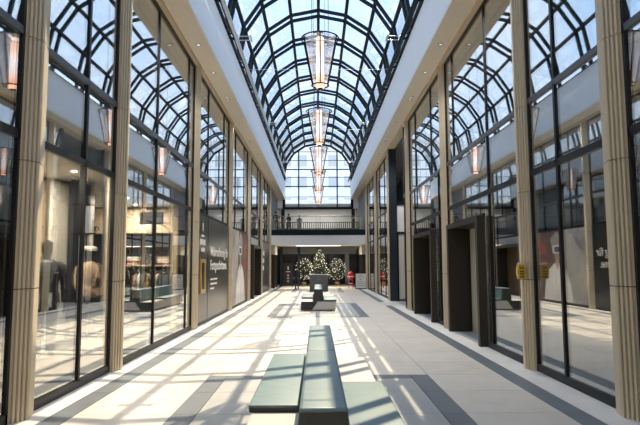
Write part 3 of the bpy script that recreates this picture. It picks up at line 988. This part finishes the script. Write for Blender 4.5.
# ------------------------------------------------------------------ benches
def bench(y0, y1, label):
    L = y1 - y0
    t = thing('bench', label, 'bench', (-0.05, y0, 0))
    part('plinth', MB().box((-0.62, 0.08, 0), (0.62, L - 0.08, 0.06)), 'bench_plinth', t)
    part('base', MB().box((-0.72, 0, 0.05), (0.72, L, 0.385)), 'bench_base', t, bevel=0.008)
    part('seat_cushion', MB().box((-0.76, L * 0.36, 0.39), (-0.235, L, 0.455)), 'leather', t, True, bevel=0.022)
    part('seat_cushion', MB().box((0.235, 0.0, 0.39), (0.76, L * 0.58, 0.455)), 'leather', t, True, bevel=0.022)
    part('dark_end_patch', MB().prism([(-0.72, 0.055), (-0.26, 0.055), (-0.03, 0.385), (-0.72, 0.385)], lambda p: (p[0], -0.012, p[1]), lambda p: (p[0], 0.0, p[1])), 'bench_dark', t)  # dark slanted shape over one side of the near end
    part('cushion_shade', MB().box((-0.745, L * 0.36 - 0.012, 0.386), (-0.24, L * 0.36 + 0.05, 0.435)), 'bench_dark', t)  # dark slab paints the shade on the cushion's near face
    part('cushion_shade', MB().box((0.24, -0.012, 0.386), (0.745, 0.05, 0.435)), 'bench_dark', t)  # same painted shade on the other cushion
    part('back_end_shade', MB().prism([(-0.215, 0.39), (0.215, 0.39), (0.165, 0.875), (-0.165, 0.875)], lambda p: (p[0], -0.012, p[1]), lambda p: (p[0], 0.01, p[1])), 'bench_dark', t)  # thin dark plate, shade of the backrest's near end put into colour
    half = L * 0.5
    for a, b in ((0.0, half - 0.004), (half + 0.004, L + 0.1)):
        pts = [(-0.23, 0.385), (0.23, 0.385), (0.17, 0.90), (-0.17, 0.90)]
        part('backrest', MB().prism(pts, lambda p: (p[0], a, p[1]), lambda p: (p[0], b, p[1])), 'leather', t, True, bevel=0.028)
    return t
bench(4.0, 9.3, 'long teal padded bench with staggered seat cushions, open end before it')
bench(23.25, 28.5, 'distant teal padded bench standing before the grey planter')

# ------------------------------------------------------------------ lanterns
def lantern():
    t = thing('pendant_lantern', 'tapered glass pendant lantern with glowing tube hanging from the vault', 'lamp', (0, 0, 0), 'pendant lanterns along the vault')
    zt, zb, rt, rb = 1.23, 0.02, 0.475, 0.215
    part('top_ring', MB().torus((0, 0, zt), rt, 0.018, 30, 6), 'steel_dark', t, True)
    part('inner_ring', MB().torus((0, 0, zt - 0.16), 0.30, 0.010, 24, 6), 'silver', t, True)
    b = part('bottom_ring', MB().lathe([(rb, zb - 0.018), (rb + 0.018, zb), (rb, zb + 0.018), (rb - 0.018, zb), (rb, zb - 0.018)], 24, cap=False), 'steel_dark', t, True)
    for k in range(6):
        a = math.pi / 6 + k * math.pi / 3
        c_, s_ = math.cos(a), math.sin(a)
        part('bar', MB().bar((rt * c_, rt * s_, zt), (rb * c_, rb * s_, zb), 0.028, 0.028), 'steel_dark', t)
        a2 = a + math.pi / 3
        c2, s2 = math.cos(a2), math.sin(a2)
        q = [(rt * 0.985 * c_, rt * 0.985 * s_, zt), (rt * 0.985 * c2, rt * 0.985 * s2, zt), (rb * 0.985 * c2, rb * 0.985 * s2, zb), (rb * 0.985 * c_, rb * 0.985 * s_, zb)]
        gm_ = MB()
        gm_.v = q + [(x * 0.985, y * 0.985, z) for x, y, z in q]
        gm_.f = [(0, 1, 2, 3), (7, 6, 5, 4), (0, 4, 5, 1), (1, 5, 6, 2), (2, 6, 7, 3), (3, 7, 4, 0)]
        part('glass_pane', gm_, 'lantern_glass', t)
        part('spoke', MB().bar((0.09 * c_, 0.09 * s_, zt - 0.10), (rt * c_, rt * s_, zt), 0.016, 0.016), 'silver', t)
    part('light_tube', MB().lathe([(0.0, -0.06), (0.085, -0.06), (0.10, -0.045), (0.10, 1.25), (0.08, 1.27), (0.0, 1.27)], 20), 'lantern_tube', t, True)
    part('tube_cap', MB().lathe([(0.0, -0.085), (0.055, -0.085), (0.075, -0.06), (0.0, -0.06)], 20), 'steel_dark', t, True)
    for sx in (-1, 1):
        part('suspension_wire', MB().tube([(sx * 0.21, 0, zt - 0.02), (sx * 0.21, 0, 13.5 - 6.37)], 0.007, 6), 'steel_dark', t)
        part('wire_anchor', MB().box((sx * 0.21 - 0.02, -0.02, zt - 0.2), (sx * 0.21 + 0.02, 0.02, zt)), 'silver', t)
    part('hanger_plate', MB().box((-0.24, -0.03, 13.49 - 6.37), (0.24, 0.03, 13.56 - 6.37)), 'steel_dark', t)
    return t
lan = lantern()
for k in range(5):
    o = lan if k == 0 else copy_tree(lan)
    o.location = (0.0, 13.6 + 6.65 * k, 6.37)
    o['label'] = 'tapered glass pendant lantern with glowing tube, ' + ('fifth from the footbridge, nearest the long bench', 'fourth from the footbridge', 'third from the footbridge', 'second from the footbridge', 'closest to the footbridge')[k]

# downlights in the soffits
dl_light = bpy.data.lights.new('downlight_beam', 'SPOT')
dl_light.energy = 140
dl_light.color = (1, 0.95, 0.87)
dl_light.spot_size = R(120)
dl_light.spot_blend = 0.8
dl_light.shadow_soft_size = 0.05
dl_me = (MB().lathe([(0.055, 0.0), (0.075, 0.0), (0.075, 0.012), (0.055, 0.012)], 16, cap=False).mesh('trim_ring', 'frame_grey'), MB().lathe([(0.0, 0.006), (0.055, 0.006), (0.055, 0.012), (0.0, 0.012)], 16).mesh('lens', 'lamp_lens'))
for s in (-1, 1):
    for y in (11.9, 12.15, 15.3, 17.6, 20.3, 20.6, 24.0, 27.6, 27.9, 31.0, 34.5, 38.0, 41.5):
        t = thing('downlight', 'small recessed round downlight in the beige soffit on the ' + ('mannequin side' if s < 0 else 'portal side'), 'lamp', (s * 3.45 + CX, y, ZS - 0.012), 'soffit downlights on the ' + ('mannequin side' if s < 0 else 'portal side'))
        obj('trim_ring', dl_me[0], t)
        obj('lens', dl_me[1], t)
        if y > 4:
            sp = bpy.data.objects.new('downlight_beam', dl_light)
            sp.location = (s * 3.45 + CX, y, ZS - 0.02)
            C.objects.link(sp)
# floodlight brackets at the eaves
for s in (-1, 1):
    for y in (19.0, 31.0, 43.0):
        fl = part('floodlight', MB().box((CX + s * 2.40, y - 0.05, ZF + 0.14), (CX + s * 2.46, y + 0.4, ZF + 0.20)), 'silver', ceil)
        for d in (0.0, 0.35):
            part('arm', MB().tube([(CX + s * 2.93, y + d, ZF + 0.17), (CX + s * 2.43, y + d, ZF + 0.17)], 0.015, 6), 'silver', fl)

# ------------------------------------------------------------------ bridge and upper gallery at the far end
BY0, BY1 = 44.9, 48.6
br = thing('footbridge', 'white footbridge with dark edge and glass balustrade across the far end', 'bridge', (0, BY0, 0))
part('deck', MB().box((-3.95, 0.03, 4.10), (3.95, BY1 - BY0, 4.42)), 'interior_mid', br)
part('soffit', MB().box((-3.95, 0.05, 3.52), (3.95, BY1 - BY0, 3.58)), 'soffit', br)
part('white_fascia', MB().box((-3.95, -0.05, 3.52), (3.95, 0.05, 4.28)), 'white_plaster', br)
part('far_fascia', MB().box((-3.95, BY1 - BY0 - 0.05, 3.52), (3.95, BY1 - BY0 + 0.05, 4.28)), 'white_plaster', br)
part('dark_edge', MB().box((-3.95, -0.08, 4.28), (3.95, 0.08, 4.74)), 'steel_dark', br)
for i in range(4):
    part('glass_panel', MB().box((-3.9 + i * 1.95 + 0.01, -0.012, 4.74), (-3.9 + (i + 1) * 1.95 - 0.01, 0.012, 5.80)), 'rail_glass', br)
part('handrail', MB().tube([(-3.9, 0, 5.83), (3.9, 0, 5.83)], 0.035, 8), 'silver', br, True)
lamp = thing('linear_lamp', 'long warm linear lamp set under the footbridge', 'lamp', (0, 46.6, 3.5))
part('housing', MB().box((-1.9, -0.09, 0.0), (1.9, 0.09, 0.02)), 'white_plaster', lamp)
part('diffuser', MB().box((-1.85, -0.07, -0.02), (1.85, 0.07, 0.0)), 'lamp_white', lamp)
area('linear_light', (0, 46.6, 3.46), 3.6, 150, (1, 0.88, 0.70), sizey=0.2)
gallery_fill = thing('linear_lamp', 'added unseen linear fill lamp under the roof of the far upper gallery', 'lamp', (0, 55.0, 7.575))  # added lamp, hidden behind the sill beam, to brighten the gallery wall
part('housing', MB().box((-3.2, -0.09, 0.0), (3.2, 0.09, 0.02)), 'white_plaster', gallery_fill)
part('diffuser', MB().box((-3.15, -0.07, -0.02), (3.15, 0.07, 0.0)), 'lamp_white', gallery_fill)
area('linear_light', (0, 55.0, 7.53), 6.2, 40, (1, 0.95, 0.9), sizey=0.2)  # fill light of the added gallery lamp
gal = struct('floor_gallery', 'upper gallery floor behind the footbridge')
part('slab', MB().box((-9, 52.6, 4.1), (9, YB, 4.45)), 'interior_mid', gal)
part('edge', MB().box((-4.0, 52.5, 4.1), (4.0, 52.6, 4.9)), 'brown_panel', gal)
rb = thing('gallery_railing', 'dark baluster railing of the far upper gallery', 'railing', (0, 52.55, 4.9))
part('top_rail', MB().box((-3.9, -0.04, 0.98), (3.9, 0.04, 1.04)), 'steel_dark', rb)
part('bottom_panel', MB().box((-3.9, -0.03, 0.0), (3.9, 0.03, 0.45)), 'brown_panel', rb)
bal = MB().box((-0.035, -0.03, 0.45), (0.035, 0.03, 0.98)).mesh('baluster', 'steel_dark')
for i in range(39):
    obj('baluster', bal, rb, (-3.8 + i * 0.2, 0, 0))
wf = struct('wall_far', 'far wall closing the arcade with dark glass and pale band')
part('upper_wall', MB().box((-9, YB, 4.45), (9, YB + 0.2, 8.6)), 'white_plaster', wf)
part('lower_wall', MB().box((-9, YB, 0), (9, YB + 0.2, 3.0)), 'panel_navy', wf)
part('pale_band', MB().box((-9, YB, 3.0), (9, YB + 0.2, 4.45)), 'white_plaster', wf)
part('gallery_roof', MB().box((-9, Y1 + 0.16, 7.6), (9, YB + 0.2, 7.75)), 'white_plaster', wf)
part('roof_infill', MB().box((-9, Y1 - 0.1, 7.3), (CX - 3.4, Y1 + 0.1, 10)).box((CX + 3.4, Y1 - 0.1, 7.3), (9, Y1 + 0.1, 10)), 'white_plaster', wf)
part('white_pier', MB().box((2.75, YB - 0.3, 0), (3.15, YB, 3.3)), 'white_plaster', wf)
for x in (-2.2, -0.6, 1.0, 2.4):
    part('frame_post', MB().box((x - 0.05, YB - 0.08, 0), (x + 0.05, YB, 3.0)), 'frame', wf)
for x in (-3.35, 3.35):
    tag(part('gallery_post', MB().box((x - 0.16, 52.62, 4.45), (x + 0.16, 52.84, 7.2), ), 'steel_dark', bevel=0.02), 'thick black gallery post under the arched gable window on the ' + ('mannequin side' if x < 0 else 'portal side'), 'post')
for x in (-3.3, -1.75):
    tag(part('dark_post', MB().box((x - 0.12, 49.6, 0), (x + 0.12, 49.84, 3.5)), 'steel_dark', bevel=0.01), 'slim black post under the footbridge standing ' + ('next to the bronze side wall' if x < -3 else 'behind the person in black jacket'), 'post')
# side walls past the last columns
for s in (-1, 1):
    q = struct('wall_far_%s' % ('left' if s < 0 else 'right'), 'dark portal wall under the footbridge on the ' + ('mannequin side' if s < 0 else 'portal side'))
    part('panel', MB().box((s * 3.9, 44.3, 0), (s * 4.1, YB, 3.5)), 'bronze', q)
    part('cream_header', MB().box((s * 3.55, 45.6, 2.75), (s * 3.9, 48.2, 3.5)), 'soffit', q)
    part('portal_jamb', MB().box((s * 3.55, 45.6, 0), (s * 3.9, 45.85, 2.75)).box((s * 3.55, 47.95, 0), (s * 3.9, 48.2, 2.75)), 'bronze', q)
    part('upper_panel', MB().box((s * 3.9, 44.3, 4.45), (s * 4.1, YB, ZS)), 'interior_mid', q)

# ------------------------------------------------------------------ planter, trees, notice board, red stand, totem
pl = thing('planter', 'square grey planter box with pale rim before the sparkling trees', 'planter', (0.02, 40.6, 0))
part('box', MB().box((-0.66, -0.6, 0), (0.66, 0.6, 1.18)), 'grey_planter', pl, bevel=0.01)
part('rim', MB().box((-0.66, -0.6, 1.18), (0.66, -0.5, 1.24)).box((-0.66, 0.5, 1.18), (0.66, 0.6, 1.24)).box((-0.66, -0.5, 1.18), (-0.56, 0.5, 1.24)).box((0.56, -0.5, 1.18), (0.66, 0.5, 1.24)), 'white_print', pl)
part('soil', MB().box((-0.56, -0.5, 1.16), (0.56, 0.5, 1.20)), 'bark', pl)
for k, (z, h_) in enumerate(((1.0, 0.03), (0.86, 0.14), (0.47, 0.42), (0.36, 0.40))):
    part('small_print', MB().box((-h_, -0.607, z), (h_, -0.6, z + 0.025)), 'tile_grey', pl)
def leafy(name, loc, rad, z0, z1, n, nl, label, cat, group=None, pot=None, seed=1, cone=True):
    rnd = random.Random(seed)
    t = thing(name, label, cat, loc, group)
    if pot:
        part('pot', MB().lathe([(0.0, 0), (pot * 0.75, 0), (pot, pot * 1.3), (pot * 1.06, pot * 1.4), (pot * 0.9, pot * 1.4), (pot * 0.85, pot * 1.2), (0, pot * 1.2)], 18), 'gold', t, True)
        part('trunk', MB().tube([(0, 0, pot), (0.01, 0, (z0 + z1) / 2), (0, 0, z1 - 0.2)], [0.04, 0.03, 0.012], 8), 'bark', t)
    lf, fy = MB(), MB()
    for i in range(n):
        h = rnd.random() ** (1.3 if cone else 1)
        z = z0 + (z1 - z0) * h
        rr = rad * ((1 - h) ** 0.7 * 0.95 + 0.05 if cone else math.sqrt(max(0.02, 1 - (2 * h - 1) ** 2)))
        rr *= 0.35 + 0.65 * math.sqrt(rnd.random())
        a = rnd.uniform(0, 6.283)
        c_ = Vector((rr * math.cos(a), rr * math.sin(a), z))
        u = Vector((rnd.uniform(-1, 1), rnd.uniform(-1, 1), rnd.uniform(-0.4, 1))).normalized()
        v = u.cross(Vector((rnd.uniform(-1, 1), rnd.uniform(-1, 1), rnd.uniform(-1, 1)))).normalized()
        sz = rnd.uniform(0.05, 0.10)
        k = len(lf.v)
        lf.v += [tuple(c_ - u * sz), tuple(c_ + v * sz * 0.4), tuple(c_ + u * sz), tuple(c_ - v * sz * 0.4)]
        lf.f.append((k, k + 1, k + 2, k + 3))
        if i < nl:
            d = 0.022 + 0.02 * rnd.random()
            cc = c_ * 1.0
            cc.x *= 1.12
            cc.y *= 1.12
            fy.loft([ell(cc.x, cc.y, cc.z - d, d * 0.3, d * 0.3, 6), ell(cc.x, cc.y, cc.z, d, d, 6), ell(cc.x, cc.y, cc.z + d, d * 0.3, d * 0.3, 6)])
    part('foliage', lf, 'leaf', t)['kind'] = 'stuff'
    if nl:
        part('fairy_lights', fy, 'fairy', t)['kind'] = 'stuff'
    return t
leafy('decorated_tree', (0.12, 49.9, 0), 0.95, 0.7, 3.25, 2200, 240, 'tallest sparkling decorated tree behind the grey planter', 'tree', None, 0.3, 3)
leafy('decorated_tree', (-1.3, 51.2, 0), 0.8, 0.5, 2.5, 1500, 150, 'shorter sparkling tree beside the standing person in black', 'tree', None, 0.24, 4, False)
leafy('decorated_tree', (1.75, 51.2, 0), 0.8, 0.5, 2.5, 1500, 150, 'shorter sparkling tree on the side of the red stand', 'tree', None, 0.24, 5, False)
leafy('planter_shrub', (0.02, 40.6, 1.19), 0.5, 0.0, 0.35, 350, 0, 'low dark shrub growing in the grey planter', 'plant', None, None, 6, False)

nb = thing('notice_board', 'white notice board in black frame standing by the glazed bay', 'sign', (3.32, 43.9, 0))
part('panel', MB().box((-0.40, -0.02, 0.06), (0.40, 0.02, 1.2)), 'white_print', nb)
part('frame', MB().box((-0.44, -0.04, 0), (-0.40, 0.04, 1.25)).box((0.40, -0.04, 0), (0.44, 0.04, 1.25)).box((-0.40, -0.04, 0), (0.40, 0.04, 0.06)).box((-0.40, -0.04, 1.2), (0.40, 0.04, 1.25)), 'frame', nb)
part('foot', MB().box((-0.40, -0.2, 0), (-0.34, 0.2, 0.03)).box((0.34, -0.2, 0), (0.40, 0.2, 0.03)), 'frame', nb)
for z, a, b, m_ in ((1.06, -0.12, 0.12, 'suit'), (0.92, -0.28, 0.28, 'poster_skin'), (0.72, -0.10, 0.10, 'suit'), (0.56, -0.32, 0.2, 'tile_grey'), (0.40, -0.32, 0.30, 'tile_grey'), (0.26, -0.32, 0.30, 'tile_grey')):
    part('printed_line', MB().box((a, -0.026, z), (b, -0.02, z + 0.035)), m_, nb)
rs = thing('red_stand', 'rounded red stand with white band on splayed red legs', 'stand', (2.62, 45.2, 0))
part('body', MB().lathe([(0.0, 0.70), (0.16, 0.71), (0.25, 0.80), (0.27, 0.95), (0.26, 1.12), (0.20, 1.26), (0.08, 1.33), (0.0, 1.34)], 22), 'red', rs, True)
part('band', MB().lathe([(0.272, 0.92), (0.279, 0.93), (0.278, 0.98), (0.270, 0.99)], 22, cap=False), 'white_print', rs, True)
part('knob', MB().lathe([(0.0, 1.33), (0.04, 1.34), (0.04, 1.38), (0.0, 1.40)], 12), 'red', rs, True)
for k in range(4):
    a = math.pi / 4 + k * math.pi / 2
    part('leg', MB().tube([(0.14 * math.cos(a), 0.14 * math.sin(a), 0.73), (0.24 * math.cos(a), 0.24 * math.sin(a), 0.0)], 0.022, 8), 'red', rs)
part('shelf', MB().lathe([(0.0, 0.38), (0.2, 0.38), (0.2, 0.41), (0.0, 0.41)], 20), 'white_print', rs)
tt = thing('totem_sign', 'black upright totem sign with white mark and three rings', 'sign', (-2.78, 51.5, 0))
part('slab', MB().box((-0.45, -0.08, 0.0), (0.45, 0.08, 2.1)), 'print_black', tt, bevel=0.01)
part('mark', MB().box((-0.05, -0.09, 1.45), (0.05, -0.08, 1.75)), 'white_print', tt)
part('mark', MB().box((-0.2, -0.09, 1.25), (0.2, -0.08, 1.30)), 'white_print', tt)
for z in (0.95, 0.68, 0.41):
    q = MB()
    q.prism([(0.11 * math.cos(i * math.pi / 8), 0.11 * math.sin(i * math.pi / 8)) for i in range(16)], lambda p: (p[0], -0.08, z + p[1]), lambda p: (p[0], -0.09, z + p[1]))
    part('ring_mark', q, 'tile_grey', tt)

# ------------------------------------------------------------------ people
def person(loc, rz, H, label, top, legs, seed=0, lean=0.0, group=None, arms='down'):
    """one continuous body grown from a skeleton, faces local -y"""
    t = thing('person', label, 'person', loc, group, rz)
    k = H / 1.75
    J_ = {}
    def P(n, x, y, z, r, r2=None):
        J_[n] = (Vector((x, y - lean * max(0, z - 0.95), z)) * k, r * k, (r2 or r) * k)
    P('pelvis', 0, 0, 0.95, 0.155, 0.115)
    P('waist', 0, 0, 1.10, 0.145, 0.105)
    P('chest', 0, 0, 1.30, 0.175, 0.120)
    P('should', 0, 0, 1.42, 0.120, 0.085)
    P('neck', 0, 0, 1.50, 0.055)
    P('chin', 0, -0.01, 1.57, 0.072, 0.080)
    P('skull', 0, 0.0, 1.66, 0.080, 0.098)
    P('crown', 0, 0.0, 1.73, 0.055, 0.065)
    E_ = [('pelvis', 'waist'), ('waist', 'chest'), ('chest', 'should'), ('should', 'neck'), ('neck', 'chin'), ('chin', 'skull'), ('skull', 'crown')]
    for s, q in ((-1, 'l'), (1, 'r')):
        P('hip' + q, s * 0.09, 0, 0.88, 0.098)
        st = 0.04 * s
        P('knee' + q, s * 0.10, -0.02 + st, 0.50, 0.065)
        P('calf' + q, s * 0.10, 0.02 + st, 0.34, 0.062)
        P('ankle' + q, s * 0.10, 0.03 + st, 0.09, 0.046)
        P('heel' + q, s * 0.10, 0.03 + st, 0.045, 0.045)
        P('toe' + q, s * 0.115, -0.14 + st, 0.030, 0.036, 0.028)
        P('arm' + q, s * 0.185, 0, 1.40, 0.068)
        if arms == 'rail':
            P('elb' + q, s * 0.25, -0.12, 1.16, 0.050)
            P('wri' + q, s * 0.16, -0.33, 1.10, 0.036)
            P('palm' + q, s * 0.13, -0.40, 1.10, 0.036, 0.026)
            fd = Vector((-s * 0.1, -1, -0.3))
        else:
            P('elb' + q, s * 0.255, 0.03, 1.13, 0.050)
            P('wri' + q, s * 0.265, -0.04, 0.90, 0.036)
            P('palm' + q, s * 0.265, -0.05, 0.82, 0.026, 0.038)
            fd = Vector((0, -0.15, -1))
        E_ += [('pelvis', 'hip' + q), ('hip' + q, 'knee' + q), ('knee' + q, 'calf' + q), ('calf' + q, 'ankle' + q), ('ankle' + q, 'heel' + q), ('heel' + q, 'toe' + q),
               ('should', 'arm' + q), ('arm' + q, 'elb' + q), ('elb' + q, 'wri' + q), ('wri' + q, 'palm' + q)]
        fd.normalize()
        side = fd.cross(Vector((1, 0, 0))).normalized() if arms != 'rail' else Vector((1, 0, 0))
        b0 = J_['palm' + q][0] / k
        for i, ln in enumerate((0.075, 0.085, 0.08, 0.065)):
            c0 = b0 + side * (i - 1.5) * 0.019 + fd * 0.02
            nm = 'f%s%d' % (q, i)
            J_[nm] = (c0 * k, 0.009 * k, 0.009 * k)
            J_[nm + 'b'] = ((c0 + fd * ln) * k, 0.008 * k, 0.008 * k)
            E_ += [('palm' + q, nm), (nm, nm + 'b')]
        th = b0 - fd * 0.02 - side * 0.04
        J_['t' + q] = (th * k, 0.011 * k, 0.011 * k)
        J_['t' + q + 'b'] = ((th + fd * 0.05 - side * 0.02) * k, 0.009 * k, 0.009 * k)
        E_ += [('palm' + q, 't' + q), ('t' + q, 't' + q + 'b')]
    names = list(J_)
    me = bpy.data.meshes.new('body')
    me.from_pydata([tuple(J_[n][0]) for n in names], [(names.index(a), names.index(b)) for a, b in E_], [])
    o = bpy.data.objects.new('body_tmp', me)
    C.objects.link(o)
    md = o.modifiers.new('skin', 'SKIN')
    md.use_smooth_shade = True
    for i, n in enumerate(names):
        sv = me.skin_vertices[0].data[i]
        sv.radius = (J_[n][1], J_[n][2])
        sv.use_root = n == 'pelvis'
    o.modifiers.new('sub', 'SUBSURF').levels = 1
    dg = bpy.context.evaluated_depsgraph_get()
    m2 = bpy.data.meshes.new_from_object(o.evaluated_get(dg))
    bpy.data.objects.remove(o)
    m2.name = 'body'
    m2.materials.clear()
    for mm in (top, legs, 'skin', 'black_matte'):
        m2.materials.append(M[mm])
    wr = [J_['wril'][0], J_['wrir'][0]]
    for p in m2.polygons:
        p.use_smooth = True
        c_ = p.center
        z = c_.z / k
        i = 0
        if z > 1.49:
            i = 2
        elif z < 0.09:
            i = 3
        elif z < 0.93 and abs(c_.x / k) < 0.215:
            i = 1
        for q in 'lr':
            if (c_ - J_['palm' + q][0]).length < 0.11 * k or ((c_ - J_['f%s1b' % q][0]).length < 0.08 * k):
                i = 2
        p.material_index = i
    obj('body', m2, t)
    hm = MB()
    cz = J_['skull'][0]
    hm.loft([ell(cz.x, cz.y + 0.03 * k, cz.z - 0.05 * k, 0.082 * k, 0.085 * k, 14), ell(cz.x, cz.y + 0.018 * k, cz.z + 0.02 * k, 0.092 * k, 0.105 * k, 14), ell(cz.x, cz.y + 0.01 * k, cz.z + 0.075 * k, 0.082 * k, 0.10 * k, 14), ell(cz.x, cz.y + 0.01 * k, cz.z + 0.115 * k, 0.045 * k, 0.06 * k, 14)])
    part('hair', hm, 'hair', t, True)
    fm = MB()
    yf = cz.y - 0.092 * k
    fm.loft([ell(cz.x, yf, cz.z - 0.045 * k, 0.014 * k, 0.018 * k, 6), ell(cz.x, yf + 0.006 * k, cz.z - 0.005 * k, 0.007 * k, 0.009 * k, 6)])
    part('nose', fm, 'skin', t, True)
    ef = MB()
    for s in (-1, 1):
        ef.lathe([(0.0, -0.007), (0.010, 0), (0.0, 0.007)], 8, (cz.x + s * 0.03 * k, yf + 0.008 * k, cz.z - 0.002 * k))
    part('eyes', ef, 'black_matte', t)
    part('mouth', MB().box((cz.x - 0.022 * k, yf + 0.004 * k, cz.z - 0.075 * k), (cz.x + 0.022 * k, yf + 0.02 * k, cz.z - 0.066 * k)), 'poster_flower', t)
    er = MB()
    for s in (-1, 1):
        er.lathe([(0.0, -0.03 * k), (0.014 * k, -0.015 * k), (0.016 * k, 0.01 * k), (0.0, 0.03 * k)], 8, (cz.x + s * 0.085 * k, cz.y + 0.01 * k, cz.z - 0.015 * k))
    part('ears', er, 'skin', t, True)
    return t
person((-1.72, 44.6, 0), R(170), 1.78, 'person in black jacket and dark jeans standing under the footbridge', 'charcoal_cloth', 'jeans')
person((-3.45, 45.4, 4.42), R(15), 1.84, 'person in navy jacket and olive trousers near the end of the footbridge', 'navy_cloth', 'olive_cloth', arms='rail')
person((-2.42, 45.45, 4.42), R(-20), 1.66, 'person in black coat leaning on the middle of the balustrade', 'charcoal_cloth', 'charcoal_cloth', lean=0.1, arms='rail')
person((-1.55, 45.5, 4.42), R(5), 1.52, 'shorter person in dark navy clothes at the balustrade', 'navy_cloth', 'navy_cloth', lean=0.1, arms='rail')

# ------------------------------------------------------------------ outside, beyond the gable
tag(part('outside_ground', MB().box((-80, YB + 0.4, -0.4), (80, 140, -0.3)), 'ext_ground'), 'paved street outside beyond the arcade', kind='structure')
bd = thing('building', 'pale grey office block seen through the arched gable window', 'building', (0, 84, -0.3))
part('body', MB().box((-26, 0, 0), (26, 12, 21.0)), 'ext_wall', bd)
part('cornice', MB().box((-26.3, -0.3, 21.0), (26.3, 12, 21.5)), 'white_plaster', bd)
wm = MB().box((-0.75, -0.06, 0), (0.75, 0.02, 1.75)).mesh('far_window', 'ext_window')
wl = MB().box((-0.85, -0.14, -0.14), (0.85, 0.0, -0.02)).mesh('far_sill', 'white_plaster')
for zi in range(5):
    for xi in range(15):
        x = -16.8 + xi * 2.4
        wo = obj('window', wm, bd, (x, 0, 4.0 + zi * 3.3))
        obj('window_sill', wl, wo)
